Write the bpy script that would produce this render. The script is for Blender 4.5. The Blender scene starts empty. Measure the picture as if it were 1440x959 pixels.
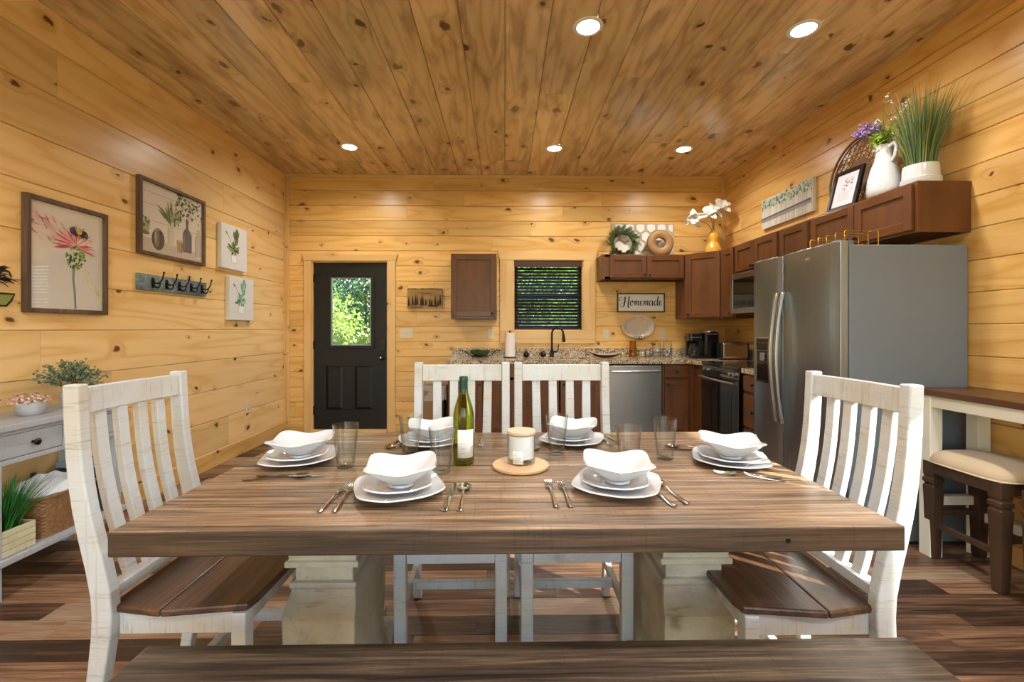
import bpy, bmesh, math, random
from mathutils import Vector, Matrix, Euler
PI = math.pi
rng = random.Random(7)
SC = bpy.context.scene
COL = SC.collection

# ------------------------------------------------------------------ camera
CAM_H = 1.26; FPX = 640.0; VCY = 462.0; YAW = math.radians(.985)
_c, _s = math.cos(YAW), math.sin(YAW)
def ray(px, py):
    u = (px-720)/FPX; v = -(py-VCY)/FPX
    return (u*_c+_s, -u*_s+_c, v)
def atY(px, py, y):
    r = ray(px, py); t = y/r[1]; return Vector((r[0]*t, y, CAM_H+r[2]*t))
def atX(px, py, x):
    r = ray(px, py); t = x/r[0]; return Vector((x, r[1]*t, CAM_H+r[2]*t))
def atZ(px, py, z):
    r = ray(px, py); t = (z-CAM_H)/r[2]; return Vector((r[0]*t, r[1]*t, z))
cam = bpy.data.cameras.new('camera'); co = bpy.data.objects.new('camera', cam); COL.objects.link(co)
co.location = (0, 0, CAM_H); co.rotation_euler = (PI/2, 0, -YAW)
cam.sensor_width = 36; cam.lens = FPX/1440*36; cam.shift_y = -(479.5-VCY)/1440; cam.clip_start = .02
SC.camera = co

def lin(c):
    return tuple((v/12.92 if v <= .04045 else ((v+.055)/1.055)**2.4) for v in c)
def C(h):
    h = h.lstrip('#'); return (*lin([int(h[i:i+2], 16)/255 for i in (0, 2, 4)]), 1)

# ------------------------------------------------------------------ nodes
class NT:
    def __init__(s, name):
        s.m = bpy.data.materials.new(name); s.m.use_nodes = True
        s.t = s.m.node_tree; s.t.nodes.clear()
        s.out = s.t.nodes.new('ShaderNodeOutputMaterial')
    def n(s, typ, ins=None, **props):
        nd = s.t.nodes.new('ShaderNode'+typ)
        for k, v in props.items(): setattr(nd, k, v)
        for k, v in (ins or {}).items(): s.set(nd.inputs[k], v)
        return nd
    def set(s, sock, v):
        if isinstance(v, bpy.types.NodeSocket): s.t.links.new(v, sock)
        elif v is not None:
            try: sock.default_value = v
            except Exception: sock.default_value = tuple(v)[:3]
    def M(s, op, a, b=None, c=None, clamp=False):
        nd = s.n('Math', operation=op); nd.use_clamp = clamp
        s.set(nd.inputs[0], a)
        if b is not None: s.set(nd.inputs[1], b)
        if c is not None: s.set(nd.inputs[2], c)
        return nd.outputs[0]
    def mix(s, f, a, b, mode='MIX'):
        nd = s.n('Mix', data_type='RGBA', blend_type=mode)
        s.set(nd.inputs[0], f); s.set(nd.inputs[6], a); s.set(nd.inputs[7], b)
        return nd.outputs[2]
    def rmap(s, v, a, b, c=0., d=1., smooth=False):
        nd = s.n('MapRange', interpolation_type='SMOOTHSTEP' if smooth else 'LINEAR')
        for i, q in enumerate((v, a, b, c, d)): s.set(nd.inputs[i], q)
        return nd.outputs[0]
    def vec(s, x, y, z=0.):
        nd = s.n('CombineXYZ'); s.set(nd.inputs[0], x); s.set(nd.inputs[1], y); s.set(nd.inputs[2], z); return nd.outputs[0]
    def noise(s, v, scale=1., detail=2., rough=.5, dist=0.):
        nd = s.n('TexNoise', {'Scale': scale, 'Detail': detail, 'Roughness': rough, 'Distortion': dist}); s.set(nd.inputs['Vector'], v)
        return nd.outputs['Fac'] if 'Fac' in nd.outputs else nd.outputs[0]
    def ramp(s, f, stops):
        nd = s.n('ValToRGB'); s.set(nd.inputs[0], f); cr = nd.color_ramp
        while len(cr.elements) < len(stops): cr.elements.new(.5)
        for e, (p, c) in zip(cr.elements, stops): e.position = p; e.color = c
        return nd.outputs[0]
    def bsdf(s, color, rough=.5, metal=0., bump=None, bstr=.2, bdist=.002, coat=0., spec=.5, **kw):
        b = s.n('BsdfPrincipled', {'Base Color': color, 'Roughness': rough, 'Metallic': metal, 'Coat Weight': coat, 'Specular IOR Level': spec})
        if coat: b.inputs['Coat Roughness'].default_value = kw.pop('coat_rough', .2)
        for k, v in kw.items(): s.set(b.inputs[k.replace('_', ' ')], v)
        if bump is not None:
            bp = s.n('Bump', {'Strength': bstr, 'Distance': bdist, 'Height': bump}); s.t.links.new(bp.outputs[0], b.inputs['Normal'])
        s.t.links.new(b.outputs[0], s.out.inputs[0]); return b
    def coords(s, order, attr=True):
        tc = s.n('TexCoord'); sp = s.n('SeparateXYZ'); s.t.links.new(tc.outputs['Object'], sp.inputs[0])
        a, c, t = [sp.outputs['xyz'.index(q)] for q in order]
        at = s.n('Attribute', attribute_name='board').outputs['Fac']
        oi = s.n('ObjectInfo').outputs['Random']
        r = s.M('FRACT', s.M('ADD', at, oi)) if attr == 'obj' else at
        off = s.M('MULTIPLY', r, 37.3)
        a2 = s.M('ADD', a, off); c2 = s.M('ADD', c, s.M('MULTIPLY', r, 19.7))
        return a2, c2, t, r

MATS = {}
def plain(name, color, rough=.5, metal=0., **kw):
    if name in MATS: return MATS[name]
    k = NT(name); k.bsdf(C(color) if isinstance(color, str) else color, rough, metal, **kw); MATS[name] = k.m; return k.m

def wood(name, order, light, mid, dark, knot=None, ring=9., rough=.3, vary=.3, knot_p=.55, ka=3., kc=4.5, attr=True, line=.6, spec=.5, coat=0., blotch=0., kr=(.03, .10)):
    k = NT(name); a, c, t, r = k.coords(order, attr)
    v = k.noise(k.vec(k.M('MULTIPLY', a, .55), k.M('MULTIPLY', c, 5.), k.M('MULTIPLY', t, 5.)), 1., 1.5, .5)
    v = k.M('MULTIPLY', v, ring)
    kn = None
    if knot:
        wa = k.M('MULTIPLY', k.M('SUBTRACT', k.noise(k.vec(k.M('MULTIPLY', a, 9.), k.M('MULTIPLY', c, 14.)), 1., 2.), .5), .30)
        wc = k.M('MULTIPLY', k.M('SUBTRACT', k.noise(k.vec(k.M('MULTIPLY', c, 13.), k.M('MULTIPLY', a, 8.), 5.), 1., 2.), .5), .26)
        vo = k.n('TexVoronoi', {'Scale': 1., 'Randomness': .85}, voronoi_dimensions='2D'); k.set(vo.inputs['Vector'], k.vec(k.M('MULTIPLY_ADD', a, ka, wa), k.M('MULTIPLY_ADD', c, kc, wc)))
        sp = k.n('SeparateColor'); k.t.links.new(vo.outputs['Color'], sp.inputs[0])
        wob = k.M('MULTIPLY', k.M('SUBTRACT', k.noise(k.vec(k.M('MULTIPLY', a, 25.), k.M('MULTIPLY', c, 25.)), 1., 1.), .5), .05)
        d = k.M('ADD', vo.outputs['Distance'], wob)
        rad = k.M('MULTIPLY_ADD', sp.outputs[1], kr[1]-kr[0], kr[0])
        act = k.M('GREATER_THAN', sp.outputs[0], 1-knot_p)
        q = k.M('DIVIDE', d, rad)
        kn = k.M('MULTIPLY', k.rmap(q, .55, 1.15, 1., 0., True), act)
        halo = k.M('MULTIPLY', k.rmap(q, .6, 4., 1., 0., True), act)
        v = k.M('ADD', v, k.M('MULTIPLY', halo, .8))
    ringv = k.M('PINGPONG', v, .5); ringv = k.M('MULTIPLY', ringv, 2.)
    ringv = k.M('POWER', ringv, 2.2)
    fine = k.noise(k.vec(k.M('MULTIPLY', a, 5.), k.M('MULTIPLY', c, 160.), k.M('MULTIPLY', t, 160.)), 1., 2., .6)
    f = k.M('ADD', k.M('MULTIPLY', ringv, line), k.M('MULTIPLY', k.M('SUBTRACT', fine, .35), .55), clamp=True)
    col = k.mix(f, C(light), C(mid))
    if blotch:
        bl = k.noise(k.vec(k.M('MULTIPLY', a, 2.3), k.M('MULTIPLY', c, 9.), t), 1., 3., .6)
        col = k.mix(k.M('MULTIPLY', k.rmap(bl, .45, .72, 0., 1., True), blotch), col, C(dark))
    hv = k.M('MULTIPLY_ADD', k.M('SUBTRACT', r, .5), vary, 1.)
    nd = k.n('HueSaturation', {'Saturation': 1.0, 'Color': col, 'Value': hv}); col = nd.outputs[0]
    if knot:
        col = k.mix(k.M('MULTIPLY', halo, .22), col, C(dark)); col = k.mix(k.M('MULTIPLY', kn, .92), col, C(knot))
    k.bsdf(col, rough, bump=k.M('ADD', fine, ringv), bstr=.12, bdist=.0015, spec=spec, coat=coat)
    MATS[name] = k.m; return k.m

def streak(name, order, cols, rough=.4, sc=(1.6, 26.), patch=(1.3, 5.), attr=True, vary=.25, scratch=0., spec=.5, pk=.55):
    """weathered, wire-brushed board: streaks of several browns along the grain"""
    k = NT(name); a, c, t, r = k.coords(order, attr)
    n1 = k.noise(k.vec(k.M('MULTIPLY', a, sc[0]), k.M('MULTIPLY', c, sc[1]), k.M('MULTIPLY', t, sc[1])), 1., 5., .62, .5)
    n2 = k.noise(k.vec(k.M('MULTIPLY', a, patch[0]), k.M('MULTIPLY', c, patch[1]), k.M('MULTIPLY', t, 5.)), 1., 3., .55, .3)
    f = k.M('ADD', k.M('MULTIPLY', n1, 1-pk), k.M('MULTIPLY', n2, pk))
    f = k.M('ADD', f, k.M('MULTIPLY', k.M('SUBTRACT', r, .5), vary))
    n = len(cols)
    col = k.ramp(f, [(.30+.40*i/(n-1), C(h)) for i, h in enumerate(cols)])
    f3 = k.noise(k.vec(k.M('MULTIPLY', a, 7.), k.M('MULTIPLY', c, 210.), k.M('MULTIPLY', t, 210.)), 1., 2.)
    col = k.mix(k.rmap(f3, .35, .7, .0, .45), col, C(cols[0]), 'MULTIPLY')
    if scratch:
        s1 = k.noise(k.vec(k.M('MULTIPLY', a, 170.), k.M('MULTIPLY', c, 6.), k.M('MULTIPLY', t, 6.)), 1., 2., .6)
        col = k.mix(k.M('MULTIPLY', k.rmap(s1, .56, .72), scratch), col, C(cols[0]))
    k.bsdf(col, rough, bump=k.M('ADD', n1, f3), bstr=.35, bdist=.0015, spec=spec)
    MATS[name] = k.m; return k.m

def paint(name, order, base, stain, amount=.5, rough=.55, blotch='#b9ab92'):
    """distressed paint with saw marks across the grain"""
    k = NT(name); a, c, t, r = k.coords(order, 'obj')
    s1 = k.noise(k.vec(k.M('MULTIPLY', a, 150.), k.M('MULTIPLY', c, 9.), k.M('MULTIPLY', t, 9.)), 1., 3., .65)
    s2 = k.noise(k.vec(k.M('MULTIPLY', a, 3.), k.M('MULTIPLY', c, 70.), k.M('MULTIPLY', t, 70.)), 1., 3., .6)
    b = k.noise(k.vec(a, c, t), 6., 3., .6)
    col = k.mix(k.rmap(b, .4, .75, 0., .55), C(base), C(blotch))
    m = k.M('MULTIPLY', k.rmap(s1, .55, .74), k.rmap(b, .3, .6, .2, 1.))
    m = k.M('MAXIMUM', m, k.M('MULTIPLY', k.rmap(s2, .6, .8), .6))
    col = k.mix(k.M('MULTIPLY', m, amount), col, C(stain))
    k.bsdf(col, rough, bump=k.M('ADD', s1, s2), bstr=.25, bdist=.001)
    MATS[name] = k.m; return k.m

# ------------------------------------------------------------------ mesh builder
class MB:
    def __init__(s): s.v = []; s.f = []; s.mi = []; s.at = []; s.cur = 0; s.rnd = 0.
    def add(s, vs, fs):
        b = len(s.v); s.v += [Vector(q) for q in vs]
        for f in fs: s.f.append([b+i for i in f]); s.mi.append(s.cur); s.at.append(s.rnd)
        return s
    def box(s, x0, x1, y0, y1, z0, z1):
        if x0 > x1: x0, x1 = x1, x0
        if y0 > y1: y0, y1 = y1, y0
        if z0 > z1: z0, z1 = z1, z0
        return s.add([(x0,y0,z0),(x1,y0,z0),(x1,y1,z0),(x0,y1,z0),(x0,y0,z1),(x1,y0,z1),(x1,y1,z1),(x0,y1,z1)],
                     [(0,3,2,1),(4,5,6,7),(0,1,5,4),(1,2,6,5),(2,3,7,6),(3,0,4,7)])
    def prism(s, poly, axis, a0, a1):
        """poly: ccw list of 2-D points; axis x: (y,z), y: (x,z), z: (x,y)"""
        n = len(poly); mk = {'x': lambda p, a: (a, p[0], p[1]), 'y': lambda p, a: (p[0], a, p[1]), 'z': lambda p, a: (p[0], p[1], a)}[axis]
        vs = [mk(p, a0) for p in poly]+[mk(p, a1) for p in poly]
        fs = [tuple(range(n))[::-1], tuple(range(n, 2*n))]+[(i, (i+1) % n, n+(i+1) % n, n+i) for i in range(n)]
        if axis == 'y': fs = [f[::-1] for f in fs]
        return s.add(vs, fs)
    def beam(s, path, w, d):
        """rectangular member in the x-z plane: path of (x,z), width w in y as (y0,y1), depth d in x"""
        vs = []; fs = []
        for i, (x, z) in enumerate(path):
            dd = d[i] if isinstance(d, (list, tuple)) else d
            y0, y1 = w[i] if isinstance(w[0], (list, tuple)) else w
            p = path[max(0, i-1)]; q = path[min(len(path)-1, i+1)]
            tx, tz = q[0]-p[0], q[1]-p[1]; L = math.hypot(tx, tz); nx, nz = tz/L, -tx/L
            if i in (0, len(path)-1): nx, nz = 1, 0
            vs += [(x-nx*dd/2, y0, z-nz*dd/2), (x+nx*dd/2, y0, z+nz*dd/2), (x+nx*dd/2, y1, z+nz*dd/2), (x-nx*dd/2, y1, z-nz*dd/2)]
        n = len(path)
        for i in range(n-1):
            for j in range(4): fs.append((4*i+j, 4*i+(j+1) % 4, 4*i+4+(j+1) % 4, 4*i+4+j))
        fs += [(3,2,1,0), (4*n-4, 4*n-3, 4*n-2, 4*n-1)]
        return s.add(vs, fs)
    def tube(s, pts, r, seg=8, cap=True):
        pts = [Vector(p) for p in pts]; n = len(pts); vs = []; fs = []
        up = Vector((0, 0, 1)); pa = None
        for i, p in enumerate(pts):
            t = (pts[min(n-1, i+1)]-pts[max(0, i-1)]).normalized()
            if pa is None:
                pa = t.cross(up if abs(t.z) < .9 else Vector((1, 0, 0))).normalized()
            else:
                pa = (pa-t*pa.dot(t)).normalized()
            pb = t.cross(pa); rr = r[i] if isinstance(r, (list, tuple)) else r
            for j in range(seg):
                a = 2*PI*j/seg; vs.append(p+pa*math.cos(a)*rr+pb*math.sin(a)*rr)
        for i in range(n-1):
            for j in range(seg): fs.append((i*seg+j, i*seg+(j+1) % seg, (i+1)*seg+(j+1) % seg, (i+1)*seg+j))
        if cap: fs += [tuple(range(seg))[::-1], tuple((n-1)*seg+j for j in range(seg))]
        return s.add(vs, fs)
    def lathe(s, prof, seg=32, c=(0, 0, 0), axis='z', sx=1., sy=1.):
        """prof: (r,z) list from bottom axis outwards; closed at r=0 ends"""
        vs = []; fs = []; idx = []
        for r, z in prof:
            if r < 1e-6: idx.append([len(vs)]*seg); vs.append((0, 0, z))
            else:
                idx.append([len(vs)+j for j in range(seg)])
                vs += [(r*math.cos(2*PI*j/seg)*sx, r*math.sin(2*PI*j/seg)*sy, z) for j in range(seg)]
        for a, b in zip(idx, idx[1:]):
            for j in range(seg):
                k = (j+1) % seg; q = [a[j], a[k], b[k], b[j]]; q2 = []
                for e in q:
                    if e not in q2: q2.append(e)
                if len(q2) > 2: fs.append(tuple(q2))
        if axis == 'y': vs = [(x, -z, y) for x, y, z in vs]      # profile z runs towards -y
        if axis == 'x': vs = [(-z, -x, y) for x, y, z in vs]     # profile z runs towards -x
        vs = [(x+c[0], y+c[1], z+c[2]) for x, y, z in vs]
        return s.add(vs, fs)
    def grid(s, fn, nu, nv, closed_u=False):
        vs = [fn(i/(nu if closed_u else nu-1), j/(nv-1)) for j in range(nv) for i in range(nu)]; fs = []
        for j in range(nv-1):
            for i in range(nu if closed_u else nu-1):
                k = (i+1) % nu; fs.append((j*nu+i, j*nu+k, (j+1)*nu+k, (j+1)*nu+i))
        return s.add(vs, fs)
    def xf(s, loc=(0, 0, 0), rz=0., rx=0., ry=0., sc=1.):
        m = Matrix.Translation(loc) @ Euler((rx, ry, rz)).to_matrix().to_4x4()
        s.v = [m @ (v*sc) for v in s.v]; return s
    def join(s, o):
        b = len(s.v); s.v += o.v; s.f += [[b+i for i in f] for f in o.f]; s.mi += [s.cur]*len(o.f); s.at += o.at; return s

def build(name, mb, mats, parent=None, bevel=0., smooth=None, subsurf=0, solid=0., label=None, seg=2, fix=True):
    me = bpy.data.meshes.new(name); me.from_pydata([tuple(v) for v in mb.v], [], mb.f)
    if not isinstance(mats, (list, tuple)): mats = [mats]
    for m in mats: me.materials.append(m)
    me.polygons.foreach_set('material_index', mb.mi)
    a = me.attributes.new('board', 'FLOAT', 'FACE'); a.data.foreach_set('value', mb.at)
    if fix:
        bm = bmesh.new(); bm.from_mesh(me); bmesh.ops.recalc_face_normals(bm, faces=bm.faces); bm.to_mesh(me); bm.free()
    if smooth is not None:
        me.polygons.foreach_set('use_smooth', [True]*len(me.polygons))
        if smooth < 180: me.set_sharp_from_angle(angle=math.radians(smooth))
    me.update()
    o = bpy.data.objects.new(name, me); COL.objects.link(o)
    if parent: o.parent = parent
    if solid: md = o.modifiers.new('solid', 'SOLIDIFY'); md.thickness = solid; md.offset = 0
    if subsurf: md = o.modifiers.new('sub', 'SUBSURF'); md.levels = md.render_levels = subsurf
    if bevel: md = o.modifiers.new('bevel', 'BEVEL'); md.width = bevel; md.segments = seg; md.limit_method = 'ANGLE'; md.angle_limit = .6
    if label: o['label'] = label
    return o
def thing(name, label, cat, loc=(0, 0, 0), rz=0., group=None, rx=0., ry=0.):
    o = bpy.data.objects.new(name, None); COL.objects.link(o); o.location = loc; o.rotation_euler = (rx, ry, rz)
    o.empty_display_size = .05
    o['label'] = label; o['category'] = cat
    if group: o['group'] = group
    return o
def tag(o, label, cat, group=None):
    o['label'] = label; o['category'] = cat
    if group: o['group'] = group
    return o
def struct(name, mb, mats, **kw):
    o = build(name, mb, mats, **kw); o['kind'] = 'structure'; return o
def kids(o): return [q for q in bpy.data.objects if q.parent == o]
def dup(o, loc=None, rz=None, label=None, group=None, parent=None):
    c = o.copy(); COL.objects.link(c)
    if parent is not None: c.parent = parent
    if loc is not None: c.location = loc
    if rz is not None: c.rotation_euler = (o.rotation_euler[0], o.rotation_euler[1], rz)
    if label: c['label'] = label
    if group: c['group'] = group
    for ch in kids(o): dup(ch, parent=c)
    return c
def rrect(w, h, r, n=5, cx=0, cy=0):
    pts = []
    for (sx, sy, a0) in ((1, 1, 0), (-1, 1, PI/2), (-1, -1, PI), (1, -1, 3*PI/2)):
        for i in range(n+1):
            a = a0+PI/2*i/n; pts.append((cx+sx*(w/2-r)+r*math.cos(a), cy+sy*(h/2-r)+r*math.sin(a)))
    return pts
def circ(cx, cy, rx, ry=None, n=20, a0=0):
    ry = ry or rx; return [(cx+rx*math.cos(a0+2*PI*i/n), cy+ry*math.sin(a0+2*PI*i/n)) for i in range(n)]
# ------------------------------------------------------------------ materials
pine_kw = dict(light='#e9bd76', mid='#d29a48', dark='#a56c2c', knot='#57240c', ring=6., rough=.3, vary=.24, knot_p=.42, line=.7)
W_BACK = wood('pine_back', 'xzy', **pine_kw)
W_SIDE = wood('pine_side', 'yzx', **pine_kw)
W_LEFT_LIT = wood('pine_left_wall_daylit', 'yzx', **dict(pine_kw, light='#eecb92', mid='#dcad68', dark='#b07c40'))  # same boards as the other walls; daylight put into the paler colours
W_CEIL = wood('pine_ceiling', 'yxz', light='#e0c498', mid='#bf9c68', dark='#82603a', knot='#4f2c14', ring=7., rough=.2, vary=.3, knot_p=.6, line=.75, blotch=.6, coat=.5, ka=2.3, kc=3.3, kr=(.04, .13))
W_TRIMX = wood('pine_trim_horizontal', 'xzy', light='#e8bf80', mid='#d8a45a', dark='#b07a3c', knot='#5a2c0c', ring=5., rough=.32, vary=.1, knot_p=.3)
W_TRIMZ = wood('pine_trim_vertical', 'zxy', light='#e8bf80', mid='#d8a45a', dark='#b07a3c', knot='#5a2c0c', ring=5., rough=.32, vary=.1, knot_p=.3)
W_FLOOR = streak('laminate_floor', 'xyz', ['#3b2a20', '#614634', '#836048', '#a07d61', '#a8947f'], rough=.36, sc=(1.8, 46.), patch=(1.2, 9.), vary=.42, pk=.35, scratch=.12)
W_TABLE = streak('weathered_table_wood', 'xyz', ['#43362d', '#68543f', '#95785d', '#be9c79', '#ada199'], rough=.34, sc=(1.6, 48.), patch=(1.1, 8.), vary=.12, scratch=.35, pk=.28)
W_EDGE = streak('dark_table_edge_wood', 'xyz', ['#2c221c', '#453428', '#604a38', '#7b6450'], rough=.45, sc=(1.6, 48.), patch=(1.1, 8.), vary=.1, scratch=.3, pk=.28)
W_BENCH = streak('weathered_bench_wood', 'xyz', ['#241f1b', '#3c312a', '#5b4b3f', '#7a6852', '#7a7776'], rough=.38, sc=(1.6, 44.), patch=(1.1, 8.), vary=.1, scratch=.25, pk=.3)
W_SEAT = streak('brown_seat_wood', 'yxz', ['#3a271c', '#573c2a', '#7a563c', '#9a7550'], rough=.3, sc=(1.5, 24.), patch=(1.2, 6.), vary=.1, pk=.5)
W_BAR = streak('dark_brown_bar_wood', 'yxz', ['#281a13', '#3f2819', '#573822', '#6e4a2e'], rough=.35, sc=(1.3, 26.), patch=(1., 7.), pk=.45)
W_CAB = wood('cherry_cabinet', 'zxy', light='#683d1b', mid='#542f13', dark='#3b1e0a', ring=4., rough=.4, vary=.1, attr='obj', line=.45, blotch=.5)
W_CABH = wood('cherry_cabinet_horizontal', 'xzy', light='#683d1b', mid='#542f13', dark='#3b1e0a', ring=4., rough=.3, vary=.1, attr='obj', line=.45, blotch=.5)
P_VERT = paint('distressed_white_upright', 'zyx', '#c6cace', '#5f5546', .55)
P_HORY = paint('distressed_white_rail', 'yzx', '#c6cace', '#5f5546', .5)
P_HORX = paint('distressed_white_side_rail', 'xzy', '#c6cace', '#5f5546', .5)
P_PED = paint('distressed_cream_pedestal', 'yxz', '#b9b3a2', '#4e4434', .6, blotch='#8a7d62')
P_CONS = paint('grey_washed_wood', 'yzx', '#aeb2ba', '#70747c', .5, blotch='#989ca8')
P_BAR = plain('cream_paint', '#e8e3d3', .45)
BLACK = plain('black_metal', '#0b0b0c', .38, .3)
BLACKP = plain('black_plastic', '#09090a', .22)
MATTEBLACK = plain('black_door_paint', '#070707', .45)
WHITEC = plain('white_porcelain', '#d9dce1', .08, coat=.5, coat_rough=.05)
CHROME = plain('polished_cutlery_steel', '#c9c6c2', .14, 1.)
PLATE_PL = plain('ivory_plastic', '#dccfae', .35)
STEEL = None
def brushed(name, col, rough, order='zxy', metal=1.):
    k = NT(name); a, c, t, r = k.coords(order, 'obj')
    f = k.noise(k.vec(k.M('MULTIPLY', a, 3.), k.M('MULTIPLY', c, 500.), k.M('MULTIPLY', t, 500.)), 1., 2.)
    k.bsdf(k.mix(k.rmap(f, .3, .7, 0., .25), C(col), C('#505254')), rough, metal, bump=f, bstr=.04, bdist=.0005); return k.m
STEEL = brushed('brushed_steel', '#b4b4b2', .28, 'xzy')
FRIDGE = brushed('slate_steel_door', '#9aa4ae', .33, 'zyx')
FRSIDE = plain('slate_grey_painted_side', '#6f7882', .42, .0)
HANDLE = plain('satin_handle_steel', '#c4c4c2', .25, 1.)
def glassmat(name, tint='#fdfefe', edge='#c2ccd0', spec=1.):
    """thin clear glass: passes light straight, darker and more reflective towards its edges"""
    k = NT(name); lw = k.n('LayerWeight', {'Blend': .5}); f = lw.outputs['Facing']
    tr = k.n('BsdfTransparent'); k.set(tr.inputs[0], k.mix(k.M('POWER', f, 2.6), C(tint), C(edge)))
    gl = k.n('BsdfGlossy', {'Roughness': .015}); fr = k.M('MULTIPLY_ADD', k.M('POWER', f, 3.), .6*spec, .035*spec)
    mx = k.n('MixShader'); k.t.links.new(fr, mx.inputs[0]); k.t.links.new(tr.outputs[0], mx.inputs[1]); k.t.links.new(gl.outputs[0], mx.inputs[2])
    k.t.links.new(mx.outputs[0], k.out.inputs[0]); return k.m
GLASS = glassmat('clear_glass')
GREENG = glassmat('green_bottle_glass', '#e8eba2', '#6f7d24')
AMBER = glassmat('amber_glass', '#f0dfba', '#c8a76a')
def panemat():
    k = NT('window_pane_glass'); tr = k.n('BsdfTransparent', {'Color': (.93, .96, .95, 1)}); gl = k.n('BsdfGlossy', {'Roughness': .02})
    lw = k.n('LayerWeight', {'Blend': .5}); fr = k.M('MULTIPLY_ADD', k.M('POWER', lw.outputs['Facing'], 5.), .7, .04); mx = k.n('MixShader'); k.t.links.new(fr, mx.inputs[0]); k.t.links.new(tr.outputs[0], mx.inputs[1]); k.t.links.new(gl.outputs[0], mx.inputs[2])
    k.t.links.new(mx.outputs[0], k.out.inputs[0]); return k.m
PANE = panemat()
def granite():
    k = NT('speckled_granite'); tc = k.n('TexCoord').outputs['Object']
    n1 = k.noise(tc, 22., 3., .6); vo = k.n('TexVoronoi', {'Scale': 130.}); k.set(vo.inputs['Vector'], tc)
    n2 = k.noise(tc, 75., 4., .7)
    col = k.ramp(n1, [(.35, C('#c9b48e')), (.5, C('#a98a63')), (.65, C('#8b6a4a'))])
    col = k.mix(k.rmap(n2, .55, .62), col, C('#3a2b23')); sp = k.n('SeparateColor'); k.t.links.new(vo.outputs['Color'], sp.inputs[0])
    col = k.mix(k.rmap(sp.outputs[0], .78, .8), col, C('#ddd3bf')); col = k.mix(k.rmap(sp.outputs[1], .88, .9), col, C('#241c19'))
    k.bsdf(col, .16, coat=.2); return k.m
GRANITE = granite()

# ------------------------------------------------------------------ room shell
XL, XR, YB, YR, ZC = -2.65, 2.72, 5.57, -3.2, 3.13
def cut(u0, u1, w0, w1, holes):
    """pieces of a rectangle left after cutting the holes"""
    hs = [h for h in holes if h[0] < u1-1e-6 and h[1] > u0+1e-6 and h[2] < w1-1e-6 and h[3] > w0+1e-6]
    ws = sorted({w0, w1, *[min(max(h[2], w0), w1) for h in hs], *[min(max(h[3], w0), w1) for h in hs]})
    out = []
    for a, b in zip(ws, ws[1:]):
        if b-a < 1e-5: continue
        seg = [(u0, u1)]
        for h in hs:
            if h[2] < b-1e-6 and h[3] > a+1e-6:
                ns = []
                for p, q in seg:
                    if h[0] > p: ns.append((p, min(q, h[0])))
                    if h[1] < q: ns.append((max(p, h[1]), q))
                seg = [z for z in ns if z[1]-z[0] > 1e-4]
        out += [(p, q, a, b) for p, q in seg]
    return out
def planks(u0, u1, w0, w1, off, pitch, holes, mp, ch=.004, th=.02, back=.13, lens=(1.6, 3.6), seed=1, gap=.0008, vg=.0013):
    r = random.Random(seed); mb = MB(); k0 = math.floor((w0-off)/pitch); w = off+k0*pitch
    def prism(p, q, a, b, ca, cb, rn):
        poly = [(a, th), (a, ch if ca else 0)]+([(a+ch, 0)] if ca else [])+([(b-ch, 0)] if cb else [])+[(b, ch if cb else 0), (b, th)]
        n = len(poly); vs = [mp(p, c, d) for c, d in poly]+[mp(q, c, d) for c, d in poly]
        mb.rnd = rn; mb.add(vs, [tuple(range(n)), tuple(range(n, 2*n))[::-1]]+[(i, n+i, n+(i+1) % n, (i+1) % n) for i in range(n)])
    while w < w1-1e-6:
        a, b = max(w, w0), min(w+pitch, w1)
        if b-a > .004:
            us = [u0]; x = u0+r.uniform(.2, lens[1])
            while x < u1-.3: us.append(x); x += r.uniform(*lens)
            us.append(u1)
            for p, q in zip(us, us[1:]):
                rn = r.random()
                for (pp, qq, aa, bb) in cut(p+gap, q-gap, a, b, holes): prism(pp, qq, aa+(vg if abs(aa-a) < 1e-6 else 0), bb-(vg if abs(bb-b) < 1e-6 else 0), abs(aa-a) < 1e-6, abs(bb-b) < 1e-6, rn)
        w += pitch
    if back:
        mb.rnd = .4
        for (p, q, a, b) in cut(u0, u1, w0, w1, holes):
            vs = [mp(*t) for t in ((p, a, th), (q, a, th), (q, b, th), (p, b, th), (p, a, back), (q, a, back), (q, b, back), (p, b, back))]
            mb.add(vs, [(0,1,2,3), (7,6,5,4), (0,4,5,1), (1,5,6,2), (2,6,7,3), (3,7,4,0)])
    return mb
H_DOOR = (-2.34, -1.416, 0., 2.08); H_WIN = (.113, .969, 1.234, 2.096); H_SIDE = (.04, .98, 1.0, 2.22); H_REAR = (-2.4, 2.4, .1, 2.7)
struct('wall_back', planks(XL-.13, XR+.13, 0, ZC, 1.286, .184, [H_DOOR, H_WIN], lambda u, w, d: (u, YB+d, w), seed=3), W_BACK)
struct('wall_left', planks(YR, YB, 0, ZC, 1.249, .276, [], lambda u, w, d: (XL-d, u, w), seed=11, lens=(2.2, 4.2)), W_LEFT_LIT)
struct('wall_right', planks(YR, YB, 0, ZC, 1.286, .184, [H_SIDE], lambda u, w, d: (XR+d, u, w), seed=8), W_SIDE)
struct('wall_rear', planks(XL-.13, XR+.13, 0, ZC, 1.286, .184, [H_REAR], lambda u, w, d: (u, YR-d, w), seed=5), W_BACK)
LX = [(.52, 2.81), (1.87, 2.81), (-1.59, 4.71), (.52, 4.71), (1.87, 4.71), (-1.59, .9), (.52, .9), (1.87, .9), (-1.59, -1.), (.52, -1.), (1.87, -1.)]  # the last six are out of view, added to light the room
struct('ceiling', planks(YR-.13, YB+.13, XL-.13, XR+.13, .006, .276, [], lambda u, w, d: (w, u, ZC+d), seed=21, lens=(2.4, 4.5), ch=.005, gap=.001), W_CEIL)
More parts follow.
